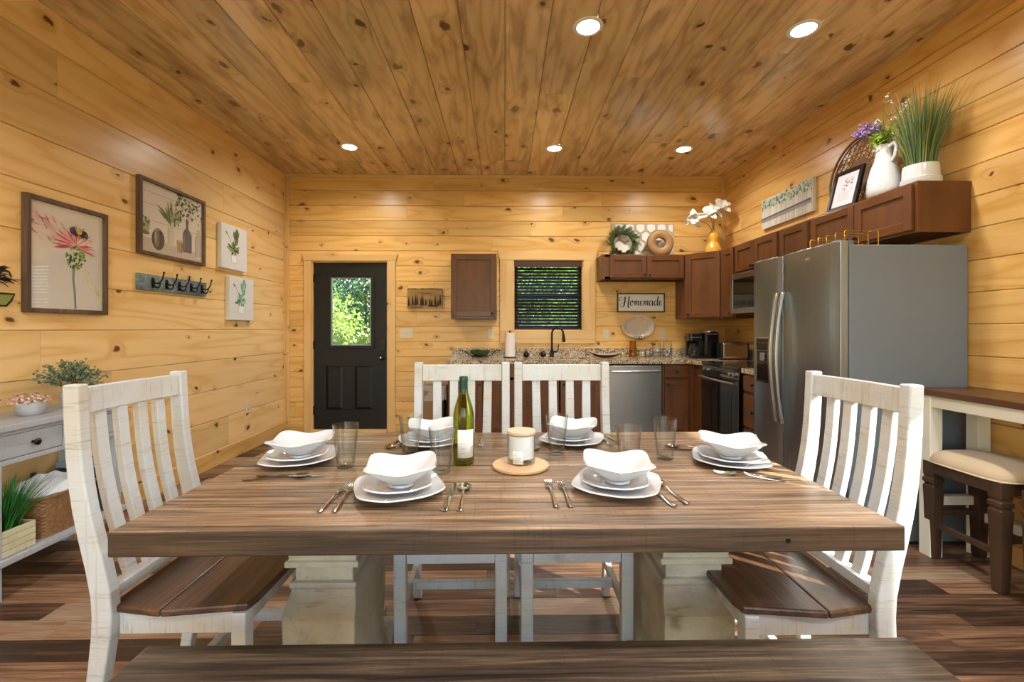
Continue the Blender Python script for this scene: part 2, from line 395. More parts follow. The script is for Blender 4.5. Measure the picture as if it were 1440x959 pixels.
struct('floor', planks(XL-.13, XR+.13, YR-.13, YB+.13, 0, .125, [], lambda u, w, d: (u, w, -d), seed=31, lens=(.5, 1.2), ch=.0012, th=.012, back=.1, gap=.0004, vg=.0003), W_FLOOR)
mb = MB().box(XL-.6, XR+.6, YR-.6, YB+.6, ZC+.14, ZC+.3); struct('sun_block_roof', mb, plain('dark_sun_block', '#3a3634', .8), bevel=.01)  # unseen box added above the ceiling to block sun and sky

def trim(name, boxes, mat, bevel=.003):
    mb = MB()
    for b in boxes: mb.box(*b)
    return struct(name, mb, mat, bevel=bevel)
e = .002
trim('baseboard_left', [(XL, XL+.018, YR, YB, 0, .135)], W_SIDE)
trim('baseboard_right', [(XR-.018, XR, YR, 2.55, 0, .11)], W_SIDE)
trim('baseboard_back', [(XL+.02, -2.43, YB-.018, YB, 0, .11), (-1.325, -.9, YB-.018, YB, 0, .11)], W_BACK)
trim('trim_1', [(XL, XL+.045, YB-.02, YB, .13, ZC-.04), (XL, XL+.018, YB-.05, YB-.021, .137, ZC-.04)], W_TRIMZ)
trim('trim_2', [(XL+.002, XR-.002, YB-.022, YB, ZC-.036, ZC)], W_TRIMX)
trim('trim_3', [(XR-.05, XR, YB-.02, YB, 2.13, ZC-.04)], W_TRIMZ)
trim('trim_4', [(XR-.02, XR, .6, YB-.03, ZC-.13, ZC)], W_SIDE)
# door and window casings with flared header ends
def casing(name, x0, x1, z0, z1, wl, wr, hh, sill, y=YB):
    mb = MB(); t = .02
    mb.box(x0-wl, x0, y-t, y, z0, z1); mb.box(x1, x1+wr, y-t, y, z0, z1)
    mb.cur = 1
    mb.prism([(x0-wl, z1+.001), (x1+wr, z1+.001), (x1+wr+.03, z1+hh), (x0-wl-.03, z1+hh)], 'y', y-t-.003, y)
    if sill: mb.box(x0-wl, x1+wr, y-t, y, z0-sill, z0-.001)
    return mb
dr = struct('door_1', MB().box(-2.33, -1.424, 5.60, 5.603, .03, .04), MATTEBLACK)
def part(name, mb, mat, parent, **kw): return build(name, mb, mat, parent, **kw)
part('casing', casing('c', -2.34, -1.416, 0, 2.08, .085, .095, .085, 0), [W_TRIMZ, W_TRIMX], dr, bevel=.003)
mb = MB(); mb.box(-2.34, -2.326, 5.572, 5.69, 0, 2.08); mb.box(-1.43, -1.416, 5.572, 5.69, 0, 2.08); mb.box(-2.326, -1.43, 5.572, 5.69, 2.066, 2.08)
part('jamb', mb, W_TRIMZ, dr)
part('threshold', MB().box(-2.338, -1.418, 5.50, 5.69, 0.001, .032), W_TRIMX, dr, bevel=.004)
# slab: rails and stiles around a glazed opening, two raised panels below
def slab():
    X0, X1, Z0, Z1 = -2.322, -1.434, .036, 2.062; y0, y1 = 5.60, 5.645; g = (-2.12, -1.62, 1.045, 1.89)
    mb = MB()
    pan = [(atY(458.5, 500, 5.6).x, atY(482, 500, 5.6).x, .27, .80), (atY(499, 500, 5.6).x, atY(524, 500, 5.6).x, .27, .80)]
    for (p, q, a, b) in cut(X0, X1, Z0, Z1, [g]+pan): mb.box(p, q, y0, y1, a, b)
    for (p, q, a, b) in pan:
        w = .03
        mb.box(p, q, y0+.012, y1-.012, a, b)
        mb.add([(p+w, y0+.003, a+w), (q-w, y0+.003, a+w), (q-w, y0+.003, b-w), (p+w, y0+.003, b-w), (p+.004, y0+.012, a+.004), (q-.004, y0+.012, a+.004), (q-.004, y0+.012, b-.004), (p+.004, y0+.012, b-.004)],
               [(0,1,2,3), (0,4,5,1), (1,5,6,2), (2,6,7,3), (3,7,4,0)])
    return mb
part('slab', slab(), MATTEBLACK, dr, bevel=.002)
def frame_mb(x0, x1, z0, z1, w, y0, y1):
    return MB().box(x0, x0+w, y0, y1, z0, z1).box(x1-w, x1, y0, y1, z0, z1).box(x0+w, x1-w, y0, y1, z1-w, z1).box(x0+w, x1-w, y0, y1, z0, z0+w)
lf = part('lite_frame', frame_mb(-2.155, -1.585, 1.01, 1.925, .042, 5.585, 5.6), MATTEBLACK, dr, bevel=.006)
part('inner_bead', frame_mb(-2.118, -1.622, 1.047, 1.888, .018, 5.592, 5.612), plain('grey_bead', '#8b8f92', .4), lf, bevel=.003)
part('pane', MB().box(-2.118, -1.622, 5.618, 5.624, 1.047, 1.888), PANE, dr)
p = atY(537.5, 485, 5.59); lk = part('keypad_lock', MB().prism(rrect(.085, .145, .02, 4, p.x, p.z), 'y', 5.57, 5.6), BLACKP, dr, bevel=.004)
part('display', MB().box(p.x-.025, p.x+.025, 5.567, 5.57, p.z-.03, p.z+.05), plain('glossy_black', '#050506', .08), lk)
p = atY(537.5, 502.5, 5.59); kb = part('door_knob', MB().lathe([(0, -.005), (.036, -.005), (.036, .012), (.016, .016), (.016, .04), (.03, .048), (.034, .062), (.028, .075), (0, .079)], 24, (p.x, 5.6, p.z), 'y'), BLACK, dr, smooth=50)
part('thumb_turn', MB().lathe([(0, .079), (.012, .079), (.012, .09), (0, .09)], 12, (p.x, 5.6, p.z), 'y'), HANDLE, kb)
for zz in (391, 485, 577):
    p = atY(438.6, zz, 5.59); part('hinge', MB().tube([(-2.328, 5.588, p.z-.05), (-2.328, 5.588, p.z+.05)], .008, 8).box(-2.34, -2.316, 5.592, 5.6, p.z-.05, p.z+.05), BLACK, dr)

w1 = struct('window_1', casing('c', .113, .969, 1.234, 2.096, .165, .15, .11, .157), [W_TRIMZ, W_TRIMX], bevel=.003)
mb = MB(); mb.box(.113, .125, 5.572, 5.7, 1.234, 2.096); mb.box(.957, .969, 5.572, 5.7, 1.234, 2.096); mb.box(.125, .957, 5.572, 5.7, 2.084, 2.096); mb.box(.125, .957, 5.572, 5.7, 1.234, 1.246)
part('window_jamb', mb, W_TRIMZ, w1)
wf = part('sash', frame_mb(.125, .957, 1.246, 2.084, .04, 5.655, 5.69).box(.165, .917, 5.655, 5.69, 1.645, 1.685), plain('dark_bronze_sash', '#1c1917', .4), w1, bevel=.003)
part('pane', MB().box(.165, .917, 5.67, 5.675, 1.286, 2.044), PANE, w1)
w2 = struct('window_2', MB().box(XR-.02, XR, -.05, .04, .9, 2.22).box(XR-.02, XR, .98, 1.07, .9, 2.22).box(XR-.02, XR, -.05, 1.07, 2.22, 2.31).box(XR-.02, XR, .04, .98, .91, 1.), W_TRIMX, bevel=.003)
mb = MB().box(2.78, 2.82, .04, .08, 1., 2.22).box(2.78, 2.82, .94, .98, 1., 2.22).box(2.78, 2.82, .08, .94, 2.18, 2.22).box(2.78, 2.82, .08, .94, 1., 1.04)
part('sash', mb, plain('white_vinyl', '#e8e8e6', .4), w2); part('pane', MB().box(2.797, 2.802, .08, .94, 1.04, 2.18), PANE, w2)
w3 = struct('rear_fill_window', frame_mb(-2.5, 2.5, 0., 2.8, .1, YR, YR+.02), W_TRIMX, bevel=.003)  # unseen window behind the camera, enlarged for fill daylight on the ceiling
part('sash', frame_mb(-2.4, 2.4, .1, 2.7, .05, YR-.1, YR-.06).box(-.83, -.77, YR-.1, YR-.06, .15, 2.65).box(.77, .83, YR-.1, YR-.06, .15, 2.65), plain('white_vinyl', '#e8e8e6', .4), w3)
part('pane', MB().box(-2.35, 2.35, YR-.082, YR-.077, .15, 2.65), PANE, w3)

# window blind
bl = thing('window_blind', 'dark brown slatted blind lowered over the window above the sink', 'blind', (.541, 5.6, 2.09))
BR = plain('dark_brown_blind', '#22150f', .4)
part('valance', MB().box(-.418, .418, -.035, .0, -.075, 0.), plain('brown_valance', '#43251a', .4), bl, bevel=.004)
for i in range(19):
    z = -.1-i*.0395
    t = .72; mb = MB(); hw = .024
    y_a, y_b = -.0-hw*math.cos(t), -.0+hw*math.cos(t); z_a, z_b = z-hw*math.sin(t), z+hw*math.sin(t)
    mb.prism([(y_a, z_a), (y_b, z_b), (y_b, z_b+.003), (y_a, z_a+.003)], 'x', -.408, .408)
    part('slat', mb, BR, bl)
part('bottom_rail', MB().box(-.408, .408, -.022, .022, -.853, -.833), BR, bl, bevel=.003)
for x in (-.37, .37): part('ladder_cord', MB().box(x-.003, x+.003, -.0245, -.0235, -.835, -.07).box(x-.003, x+.003, .0235, .0245, -.835, -.07), BR, bl)
part('pull_cord', MB().tube([(.36, -.04, -.07), (.362, -.042, -.55)], .002, 6).lathe([(0, -.6), (.006, -.6), (.007, -.58), (.003, -.55), (0, -.55)], 8, (.362, -.042, 0)), BR, bl)

# wall plates
def wall_plate(cx, cz, w, h, label, kind, face='b', x=None, y=None):
    t = thing('wall_switch' if kind == 's' else 'wall_outlet', label, 'switch' if kind == 's' else 'outlet')
    if face == 'b': t.location = (cx, YB, cz)
    else: t.location = (XL, y, cz); t.rotation_euler = (0, 0, PI/2)
    part('cover_plate', MB().prism(rrect(w, h, .006, 3), 'y', -.006, 0), PLATE_PL, t, bevel=.002)
    if kind == 's':
        for q in (-.046, 0, .046):
            part('toggle', MB().box(q-.005, q+.005, -.016, -.006, -.004, .014).box(q-.008, q+.008, -.0075, -.006, -.014, .014), PLATE_PL, t)
    elif kind == 'o':
        for q in (-.02, .02):
            mb = MB().prism(circ(0, q, .016, .014, 16), 'y', -.008, -.006); part('socket', mb, PLATE_PL, t, bevel=.001)
            mb = MB()
            for dx in (-.006, .006): mb.box(dx-.001, dx+.001, -.0085, -.008, q-.001, q+.007)
            mb.box(-.002, .002, -.0085, -.008, q-.009, q-.006); part('socket_slot', mb, BLACKP, t)
    else:
        part('rocker', MB().box(-.016, .016, -.009, -.006, -.033, .033), PLATE_PL, t, bevel=.002)
wall_plate(-1.192, 1.204, .165, .118, 'ivory triple light switch plate on pine wall beside the black door', 's')
wall_plate(-.16, 1.195, .074, .118, 'ivory outlet on pine wall between the single upper cabinet and the paper towel', 'o')
wall_plate(1.249, 1.19, .074, .118, 'ivory wall plate just right of the blind covered window casing', 'r')
wall_plate(1.949, 1.19, .074, .118, 'ivory wall plate behind the glass canisters, near the coffee maker', 'r')
wall_plate(0, .45, .074, .118, 'ivory outlet low on the left pine wall', 'o', face='l', y=4.755)

# recessed lights
LENS = NT('glowing_lamp_lens'); em = LENS.n('Emission', {'Color': (1, .965, .91, 1), 'Strength': 20.}); LENS.t.links.new(em.outputs[0], LENS.out.inputs[0]); LENS = LENS.m
where = ['nearest the top edge, left one of two', 'near the top right corner', 'above the black door, leftmost of all', 'above the window blind, middle of the far row', 'near the corner cabinet, right end of far row']
for i, (x, y) in enumerate(LX):
    lb = 'white round recessed ceiling light '+(where[i] if i < 5 else 'added out of view to light the room')
    t = thing('recessed_light', lb, 'ceiling light', (x, y, ZC), 0, 'recessed ceiling lights')
    part('trim_ring', MB().lathe([(.070, -.0), (.070, -.006), (.078, -.008), (.093, -.004), (.094, 0)], 40), plain('white_enamel', '#f0eee8', .35), t, smooth=60)
    part('lens', MB().lathe([(0, -.003), (.071, -.003), (.071, -.001), (0, -.001)], 32), LENS, t)
    L = bpy.data.lights.new('lamp', 'SPOT'); L.energy = 92; L.color = (1, .965, .91); L.shadow_soft_size = .07; L.spot_size = math.radians(165); L.spot_blend = 1.
    lo = bpy.data.objects.new('lamp', L); COL.objects.link(lo); lo.parent = t; lo.location = (0, 0, -.02)
# ------------------------------------------------------------------ dining table
TX, TY = .02, 1.63
tb = thing('dining_table', 'long dining table with weathered brown plank top on two carved cream pedestals', 'table', (TX, TY, 0))
def board_top(x0, x1, y0, y1, z0, z1, n, seed, jit=.0):
    r = random.Random(seed); mb = MB(); w = (y1-y0)/n
    for i in range(n):
        mb.rnd = r.random(); mb.box(x0, x1, y0+i*w+.0008, y0+(i+1)*w-.0008, z0, z1)
    return mb
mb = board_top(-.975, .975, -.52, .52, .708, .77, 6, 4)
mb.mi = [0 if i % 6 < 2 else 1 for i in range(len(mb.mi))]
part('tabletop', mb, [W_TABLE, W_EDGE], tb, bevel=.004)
for sx in (-1, 1):
    cx = sx*.605
    # turned-profile plank pedestal: stepped and bulging outline, extruded front to back; the side planks follow an S curve
    ped = MB(); prof = []
    hw = [(.05, .135), (.10, .135), (.115, .118), (.14, .112), (.20, .112), (.34, .114), (.38, .112), (.41, .103), (.42, .103), (.424, .108), (.44, .108), (.444, .093), (.49, .093), (.494, .118), (.512, .118), (.516, .107), (.60, .12), (.64, .14), (.708, .14)]
    dp = [(.05, .20), (.10, .20), (.115, .16), (.14, .165), (.20, .185), (.34, .19), (.38, .17), (.41, .15), (.42, .15), (.424, .155), (.44, .155), (.444, .14), (.49, .14), (.494, .165), (.512, .165), (.516, .155), (.60, .17), (.64, .22), (.708, .24)]
    vs = []; fs = []
    for (z, a), (_, b) in zip(hw, dp): vs += [(cx-a, -b, z), (cx+a, -b, z), (cx+a, b, z), (cx-a, b, z)]
    n = len(hw)
    for i in range(n-1):
        for j in range(4): fs.append((4*i+j, 4*i+(j+1) % 4, 4*i+4+(j+1) % 4, 4*i+4+j))
    fs += [(3,2,1,0), (4*n-4, 4*n-3, 4*n-2, 4*n-1)]
    ped.add(vs, fs)
    pd = part('pedestal', ped, P_PED, tb, bevel=.005)
    part('foot', MB().prism([(cx-.07, 0), (cx+.07, 0), (cx+.07, .05), (cx-.07, .05)], 'y', -.38, .38), P_PED, pd, bevel=.006)
    part('cap', MB().box(cx-.15, cx+.15, -.42, .42, .672, .7075), P_PED, pd, bevel=.005)
for sx in (-1, 1): part('foot_block', MB().box(sx*.605-.17, sx*.605+.17, -.22, .22, .0505, .0995), P_PED, tb, bevel=.006)
part('screw_hole', MB().lathe([(0, 0), (.006, 0), (.006, .001), (0, .001)], 12, (.68, -.5205, .737), 'y'), BLACK, tb)

# ------------------------------------------------------------------ bench
bn = thing('dining_bench', 'weathered dark brown plank bench on the near side of the dining table', 'bench', (.07, .98, 0))
part('seat', board_top(-.97, .97, -.185, .185, .415, .46, 2, 9), W_BENCH, bn, bevel=.004)
for sx in (-1, 1):
    part('leg', MB().beam([(sx*.66, 0), (sx*.66, .05), (sx*.64, .1), (sx*.63, .3), (sx*.66, .38), (sx*.66, .414)], (-.13, .13), [.16, .16, .10, .12, .16, .2]), P_PED, bn, bevel=.005)
part('stretcher', MB().box(-.57, .57, -.03, .03, .13, .2), P_HORX, bn, bevel=.004)

# ------------------------------------------------------------------ dining chairs (local: faces +x)
def interp(tab, z):
    for (z0, x0), (z1, x1) in zip(tab, tab[1:]):
        if z0 <= z <= z1:
            t = (z-z0)/(z1-z0); return x0+(x1-x0)*t
    return tab[-1][1]
POST = [(0, -.262), (.14, -.238), (.28, -.214), (.38, -.201), (.44, -.198), (.5, -.202), (.58, -.218), (.66, -.238), (.74, -.256), (.82, -.269), (.9, -.277), (.98, -.282), (1.06, -.285), (1.1, -.286)]
def make_chair(label):
    t = thing('dining_chair', label, 'chair')
    for sy in (-1, 1):
        dpt = [.042 if z < .15 else .05 for z, x in POST]
        dpt = [.036, .042, .05, .056, .058, .057, .055, .053, .05, .048, .046, .045, .044, .044]
        part('back_post', MB().beam([(x, z) for z, x in POST], (sy*.225, sy*.188) if sy < 0 else (.188, .225), dpt), P_VERT, t, bevel=.005)
        part('front_leg', MB().beam([(.178, 0), (.178, .3), (.178, .438)], tuple(sorted((sy*.21, sy*.165))), [.034, .042, .042]), P_VERT, t, bevel=.004)
        part('side_stretcher', MB().box(-.215, .16, sy*.196-.012, sy*.196+.012, .165, .20), P_HORX, t, bevel=.003)
    zz = [1.005, 1.03, 1.06, 1.09]
    # crest rail, bowed backwards a little
    mb = MB(); vs = []; fs = []; N = 12
    for i in range(N+1):
        y = -.1875+.375*i/N; b = -.014*(1-(y/.1875)**2)
        for (z, dx) in ((1.012, 0.), (1.088, -.004)):
            x = -.283+b+dx; vs += [(x-.013, y, z), (x+.013, y, z)]
    for i in range(N):
        a = 4*i; b = a+4
        fs += [(a, a+2, b+2, b), (a+1, b+1, b+3, a+3), (a+2, a+3, b+3, b+2), (a, b, b+1, a+1)]
    fs += [(0, 1, 3, 2), (4*N, 4*N+2, 4*N+3, 4*N+1)]
    mb.add(vs, fs); part('crest_rail', mb, P_HORY, t, bevel=.003)
    part('lower_rail', MB().box(-.222, -.182, -.1875, .1875, .478, .512), P_HORY, t, bevel=.003)
    for i, y in enumerate((-.121, -.041, .041, .121)):
        path = []; W = []
        for k in range(13):
            z = .505+(1.02-.505)*k/12; q = k/12; x = interp(POST, z)-.004-.012*q
            if k == 0: x = -.204
            path.append((x, z)); hw = .019+.001*math.sin(q*3); yc = y*(.93+.07*q); W.append((yc-hw, yc+hw))
        part('slat', MB().beam(path, W, .022), P_VERT, t, bevel=.003)
    z0, z1 = .441, .463
    part('seat_board', MB().prism([(-.198, -.186), (-.17, -.206), (-.0304, -.231), (-.0304, .231), (-.17, .206), (-.198, .186)], 'z', z0, z1), W_SEAT, t, bevel=.006)
    part('seat_board', MB().prism([(-.0296, -.231), (.2, -.203), (.212, -.16), (.218, 0), (.212, .16), (.2, .203), (-.0296, .231)], 'z', z0, z1), W_SEAT, t, bevel=.006)
    ap = MB(); 
    for sy in (-1, 1): ap.box(-.17, .157, sy*.187-.011, sy*.187+.011, .375, .44)
    ap.box(.168, .19, -.164, .164, .385, .44); ap.box(-.205, -.183, -.187, .187, .385, .44)
    part('apron', ap, P_HORX, t, bevel=.003)
    part('cross_stretcher', MB().box(-.05, -.022, -.183, .183, .168, .2), P_HORY, t, bevel=.003)
    return t
ch = make_chair('whitewashed slat-back dining chair with brown plank seat at the left end of the table')
ch.location = (-.945, 1.535, 0)
dup(ch, (.885, 1.495, 0), PI, 'whitewashed slat-back dining chair at the right end of the table, in bright sunlight')
dup(ch, (-.199, 1.885, 0), -PI/2, 'white slat-back dining chair across the table, behind the wine bottle')
dup(ch, (.273, 1.885, 0), -PI/2, 'white slat-back dining chair across the table, right of the candle jar')
for o in kids(SC.objects['dining_chair']): pass

# ------------------------------------------------------------------ bar table along the right wall
br = thing('bar_table', 'tall cream bar table with dark brown top along the right wall', 'table', (2.51, 1.65, 0))
part('tabletop', board_top(-.182, .185, -.9, .9, .892, .925, 1, 2).xf(), W_BAR, br, bevel=.004)
ap = MB()
ap.box(-.165, -.145, -.87, .87, .828, .8915); ap.box(.15, .17, -.87, .87, .828, .8915)
ap.box(-.145, .15, -.87, -.85, .828, .8915); ap.box(-.145, .15, .85, .87, .828, .8915)
part('apron', ap, P_BAR, br, bevel=.003)
for sx in (-.17, .10):
    for sy in (-.88, .81): part('leg', MB().box(sx, sx+.07, sy, sy+.07, 0, .8915), P_BAR, br, bevel=.004)
part('end_stretcher', MB().box(-.1, .1, .82, .86, .285, .335), P_BAR, br, bevel=.003)
part('end_stretcher', MB().box(-.1, .1, -.86, -.82, .285, .335), P_BAR, br, bevel=.003)
part('back_stretcher', MB().box(.115, .155, -.81, .81, .2, .25), P_BAR, br, bevel=.003)

FABRIC = NT('beige_linen'); tcx = FABRIC.n('TexCoord').outputs['Object']; fn = FABRIC.noise(tcx, 400., 2.); FABRIC.bsdf(FABRIC.mix(fn, C('#cdb899'), C('#b59f80')), .85, bump=fn, bstr=.2, Sheen_Weight=.3); FABRIC = FABRIC.m
W_STOOL = wood('dark_walnut_stool', 'zxy', light='#4b3626', mid='#36261a', dark='#20150e', ring=5., rough=.4, vary=.1, attr='obj', blotch=.3)
def make_stool(label):
    t = thing('bar_stool', label, 'stool', group='bar stools at the bar table')
    W, D = .155, .2            # half sizes x, y
    for sx in (-1, 1):
        for sy in (-1, 1):
            cx, cy = sx*(W-.027), sy*(D-.03); mb = MB(); vs = []; fs = []
            pr = [(0, .020), (.02, .023), (.30, .029), (.395, .032), (.40, .027), (.41, .027), (.415, .033), (.435, .033), (.44, .028), (.45, .028), (.455, .031), (.53, .031)]
            for z, h in pr: vs += [(cx-h, cy-h, z), (cx+h, cy-h, z), (cx+h, cy+h, z), (cx-h, cy+h, z)]
            for i in range(len(pr)-1):
                for j in range(4): fs.append((4*i+j, 4*i+(j+1) % 4, 4*i+4+(j+1) % 4, 4*i+4+j))
            n = len(pr); fs += [(3,2,1,0), (4*n-4, 4*n-3, 4*n-2, 4*n-1)]
            part('leg', mb.add(vs, fs), W_STOOL, t, bevel=.002)
    ap = MB(); ap.box(-W, -W+.02, -D+.06, D-.06, .47, .53); ap.box(W-.02, W, -D+.06, D-.06, .47, .53); ap.box(-W+.056, W-.056, -D, -D+.02, .47, .53); ap.box(-W+.056, W-.056, D-.02, D, .47, .53)
    part('apron', ap, W_STOOL, t, bevel=.002)
    for sx in (-1, 1): part('side_stretcher', MB().box(sx*(W-.027)-.012, sx*(W-.027)+.012, -D+.055, D-.055, .17, .20), W_STOOL, t, bevel=.003)
    for sy in (-1, 1): part('cross_stretcher', MB().box(-W+.05, W-.05, sy*(D-.03)-.012, sy*(D-.03)+.012, .235, .265), W_STOOL, t, bevel=.003)
    def top(u, v):
        a = 2*PI*u; n = 5.; r = 1/((abs(math.cos(a))**n+abs(math.sin(a))**n)**(1/n)); q = math.sin(v*PI/2)
        return (r*q*math.cos(a)*(W+.012), r*q*math.sin(a)*(D+.012), .545+.065*max(0., 1-q**3.2)**.55)
    mb = MB().grid(top, 48, 12, True)
    mb.prism([(r_*math.cos(a_)*(W+.012), r_*math.sin(a_)*(D+.012)) for a_, r_ in [(2*PI*i/48, 1/((abs(math.cos(2*PI*i/48))**5+abs(math.sin(2*PI*i/48))**5)**.2)) for i in range(48)]], 'z', .5305, .546)
    cu = part('cushion', mb, FABRIC, t, smooth=50)
    pts = [(1/((abs(math.cos(a_))**5+abs(math.sin(a_))**5)**.2), a_) for a_ in [2*PI*i/48 for i in range(49)]]
    part('piping', MB().tube([(r_*math.cos(a_)*(W+.014), r_*math.sin(a_)*(D+.014), .533) for r_, a_ in pts], .0035, 6), plain('pale_piping', '#d9cbb0', .7), cu)
    return t
s1 = make_stool('dark wood bar stool with beige cushion standing nearest the refrigerator'); s1.location = (2.495, 2.30, 0)
dup(s1, (2.495, 1.815, 0), label='dark wood bar stool with beige cushion cut off by the right picture edge')

# ------------------------------------------------------------------ console table on the left
cn = thing('console_table', 'grey-washed console table with drawers and a lower shelf by the left wall', 'table', (-2.47, 2.44, 0))
part('tabletop', MB().box(-.178, .18, -.37, .37, .782, .812), P_CONS, cn, bevel=.004)
body = MB().box(-.17, .145, -.345, .345, .765, .7815).box(-.17, .145, -.345, -.325, .63, .765).box(-.17, .145, .325, .345, .63, .765).box(-.17, .145, -.325, .325, .63, .645).box(-.17, -.15, -.325, .325, .645, .765)
body.box(.145, .16, -.345, .345, .625, .647).box(.145, .16, -.345, .345, .762, .7815).box(.145, .16, -.345, -.318, .647, .762).box(.145, .16, .318, .345, .647, .762).box(.145, .16, -.012, .012, .647, .762)
part('carcass', body, P_CONS, cn, bevel=.002)
for (a, b) in ((-.315, -.015), (.015, .315)):
    dw = part('drawer', MB().box(-.14, .155, a, b, .650, .759), P_CONS, cn, bevel=.003)
    part('knob', MB().lathe([(0, 0), (.008, 0), (.007, .012), (.016, .02), (.017, .028), (.01, .034), (0, .035)], 16).xf((0, 0, 0), ry=PI/2).xf((.155, (a+b)/2, .705)), BLACKP, dw, smooth=50)
for x in (-.155, .14):
    for y in (-.325, .325): part('leg', MB().box(x-.02, x+.02, y-.02, y+.02, 0, .625), P_CONS, cn, bevel=.003)
part('shelf', MB().box(-.178, .18, -.37, .37, .165, .192), P_CONS, cn, bevel=.003)
# ------------------------------------------------------------------ kitchen cabinets
ZT, ZU = 2.12, 1.372
def shaker(x0, x1, z0, z1, y=-.02, w=.055, t=.02):
    mb = MB(); mb.box(x0, x0+w, y, y+t, z0, z1).box(x1-w, x1, y, y+t, z0, z1)
    mb.cur = 1; mb.box(x0+w, x1-w, y, y+t, z1-w, z1).box(x0+w, x1-w, y, y+t, z0, z0+w); mb.cur = 0
    mb.box(x0+w-.002, x1-w+.002, y+.010, y+t-.002, z0+w-.002, z1-w+.002); return mb
def knob(parent, x, z, y=-.02):
    part('knob', MB().lathe([(0, 0), (.006, 0), (.005, .012), (.012, .018), (.013, .024), (.008, .029), (0, .03)], 14, (x, y, z), 'y'), BLACK, parent, smooth=50)
def cabinet(name, label, x, y, z0, w, d, h, rz, doors, drawers=(), toe=False, group=None, recess=True, sl=.032):
    """local: front faces -y, x runs along the front, origin at front left bottom. doors: (x0,x1,z0,z1,knobx,knobz)"""
    t = thing(name, label, 'cabinet', (x, y, z0), rz, group)
    mb = MB(); zb = .1 if toe else 0.
    if toe: mb.box(.0, w, .06, d, 0, .1)
    mb.box(0, .018, 0.018, d, zb, h).box(w-.018, w, 0.018, d, zb, h).box(.018, w-.018, d-.01, d, zb, h)
    mb.box(.018, w-.018, .018, d-.01, zb+(.02 if recess else 0), zb+.036).box(.018, w-.018, .018, d-.01, h-.018, h)
    part('carcass', mb, W_CAB, t, bevel=.001)
    s = .032; mb = MB().box(0, sl, 0, .018, zb, h).box(w-s, w, 0, .018, zb, h); mb.cur = 1
    mb.box(s, w-s, 0, .018, h-s, h).box(s, w-s, 0, .018, zb, zb+s)
    for dz in drawers: mb.box(s, w-s, 0, .018, dz[2]-.026, dz[2])
    part('face_frame', mb, [W_CAB, W_CABH], t, bevel=.001)
    for (a, b, c, e_, kx, kz) in doors:
        dd = part('door', shaker(a, b, c, e_), [W_CAB, W_CABH], t, bevel=.002)
        if kx is not None: knob(dd, kx, kz)
    for (a, b, c, e_, kx, kz) in drawers:
        dd = part('drawer_front', MB().box(a, b, -.02, 0, c, e_), W_CABH, t, bevel=.003)
        if kx is not None: knob(dd, kx, kz)
    return t
HU = ZT-ZU
# single wall cabinet left of window
cabinet('wall_cabinet', 'brown shaker wall cabinet hanging alone between the wooden pine-tree sign and the window', -.614, 5.255, ZU, .524, .312, .752, 0, [(.012, .512, .03, .737, .478, .065)])
# short two-door cabinet
cabinet('wall_cabinet', 'short two-door wall cabinet above the lettered white sign', 1.135, 5.255, 1.832, .955, .312, ZT-1.832, 0, [(.088, .512, .016, .272, .485, .05), (.518, .945, .016, .272, .545, .05)], sl=.1)
# diagonal corner cabinet
t = thing('corner_wall_cabinet', 'tall brown diagonal wall cabinet in the corner under the yellow vase', 'cabinet', (2.10, 5.57, ZU))
a0 = (.006, -.312); a1 = (.302, -.615)
mb = MB().prism([(0.006, -.002), (.006, -.31), (.302, -.613), (.618, -.613), (.618, -.002)][::-1], 'z', 0, HU); part('carcass', mb, W_CAB, t, bevel=.002)
ang = math.atan2(a1[1]-a0[1], a1[0]-a0[0]); L = math.hypot(a1[0]-a0[0], a1[1]-a0[1])
ff = MB().box(0, .035, -.016, -.001, 0, HU).box(L-.03, L, -.016, -.001, 0, HU); ff.cur = 1; ff.box(.035, L-.03, -.016, -.001, HU-.03, HU).box(.035, L-.03, -.016, -.001, 0, .03)
part('face_frame', ff.xf((a0[0], a0[1], 0), ang), [W_CAB, W_CABH], t, bevel=.001)
dd = part('door', shaker(.028, L-.022, .016, HU-.016, -.036).xf((a0[0], a0[1], 0), ang), [W_CAB, W_CABH], t, bevel=.002)
kb_ = MB().lathe([(0, 0), (.006, 0), (.005, .012), (.012, .018), (.013, .024), (.008, .029), (0, .03)], 14, (.055, -.036, .05), 'y').xf((a0[0], a0[1], 0), ang); part('knob', kb_, BLACK, dd, smooth=50)
# right wall run (front faces -x)
RX = 2.40
def rcab(name, label, y1, y0, z0, z1, doors, **kw):
    return cabinet(name, label, RX, y1, z0, y1-y0, XR-.002-RX, z1-z0, -PI/2, doors, **kw)
rcab('wall_cabinet', 'narrow plain wall cabinet beside the corner cabinet, left of the microwave', 4.953, 4.682, ZU, ZT, [(.03, .255, .016, HU-.014, .225, .05)])
rcab('wall_cabinet', 'short two-door wall cabinet directly above the microwave', 4.678, 3.922, 1.825, ZT, [(.02, .374, .016, .28, .35, .04), (.382, .736, .016, .28, .406, .04)])
rcab('wall_cabinet', 'single-door wall cabinet between microwave and refrigerator', 3.918, 3.522, ZU, ZT, [(.02, .376, .016, HU-.014, .05, .05)])
rcab('wall_cabinet', 'short two-door wall cabinet above the refrigerator holding vases and plants', 3.518, 2.602, 1.822, ZT, [(.02, .455, .016, .283, .43, .045), (.462, .896, .016, .283, .487, .045)])

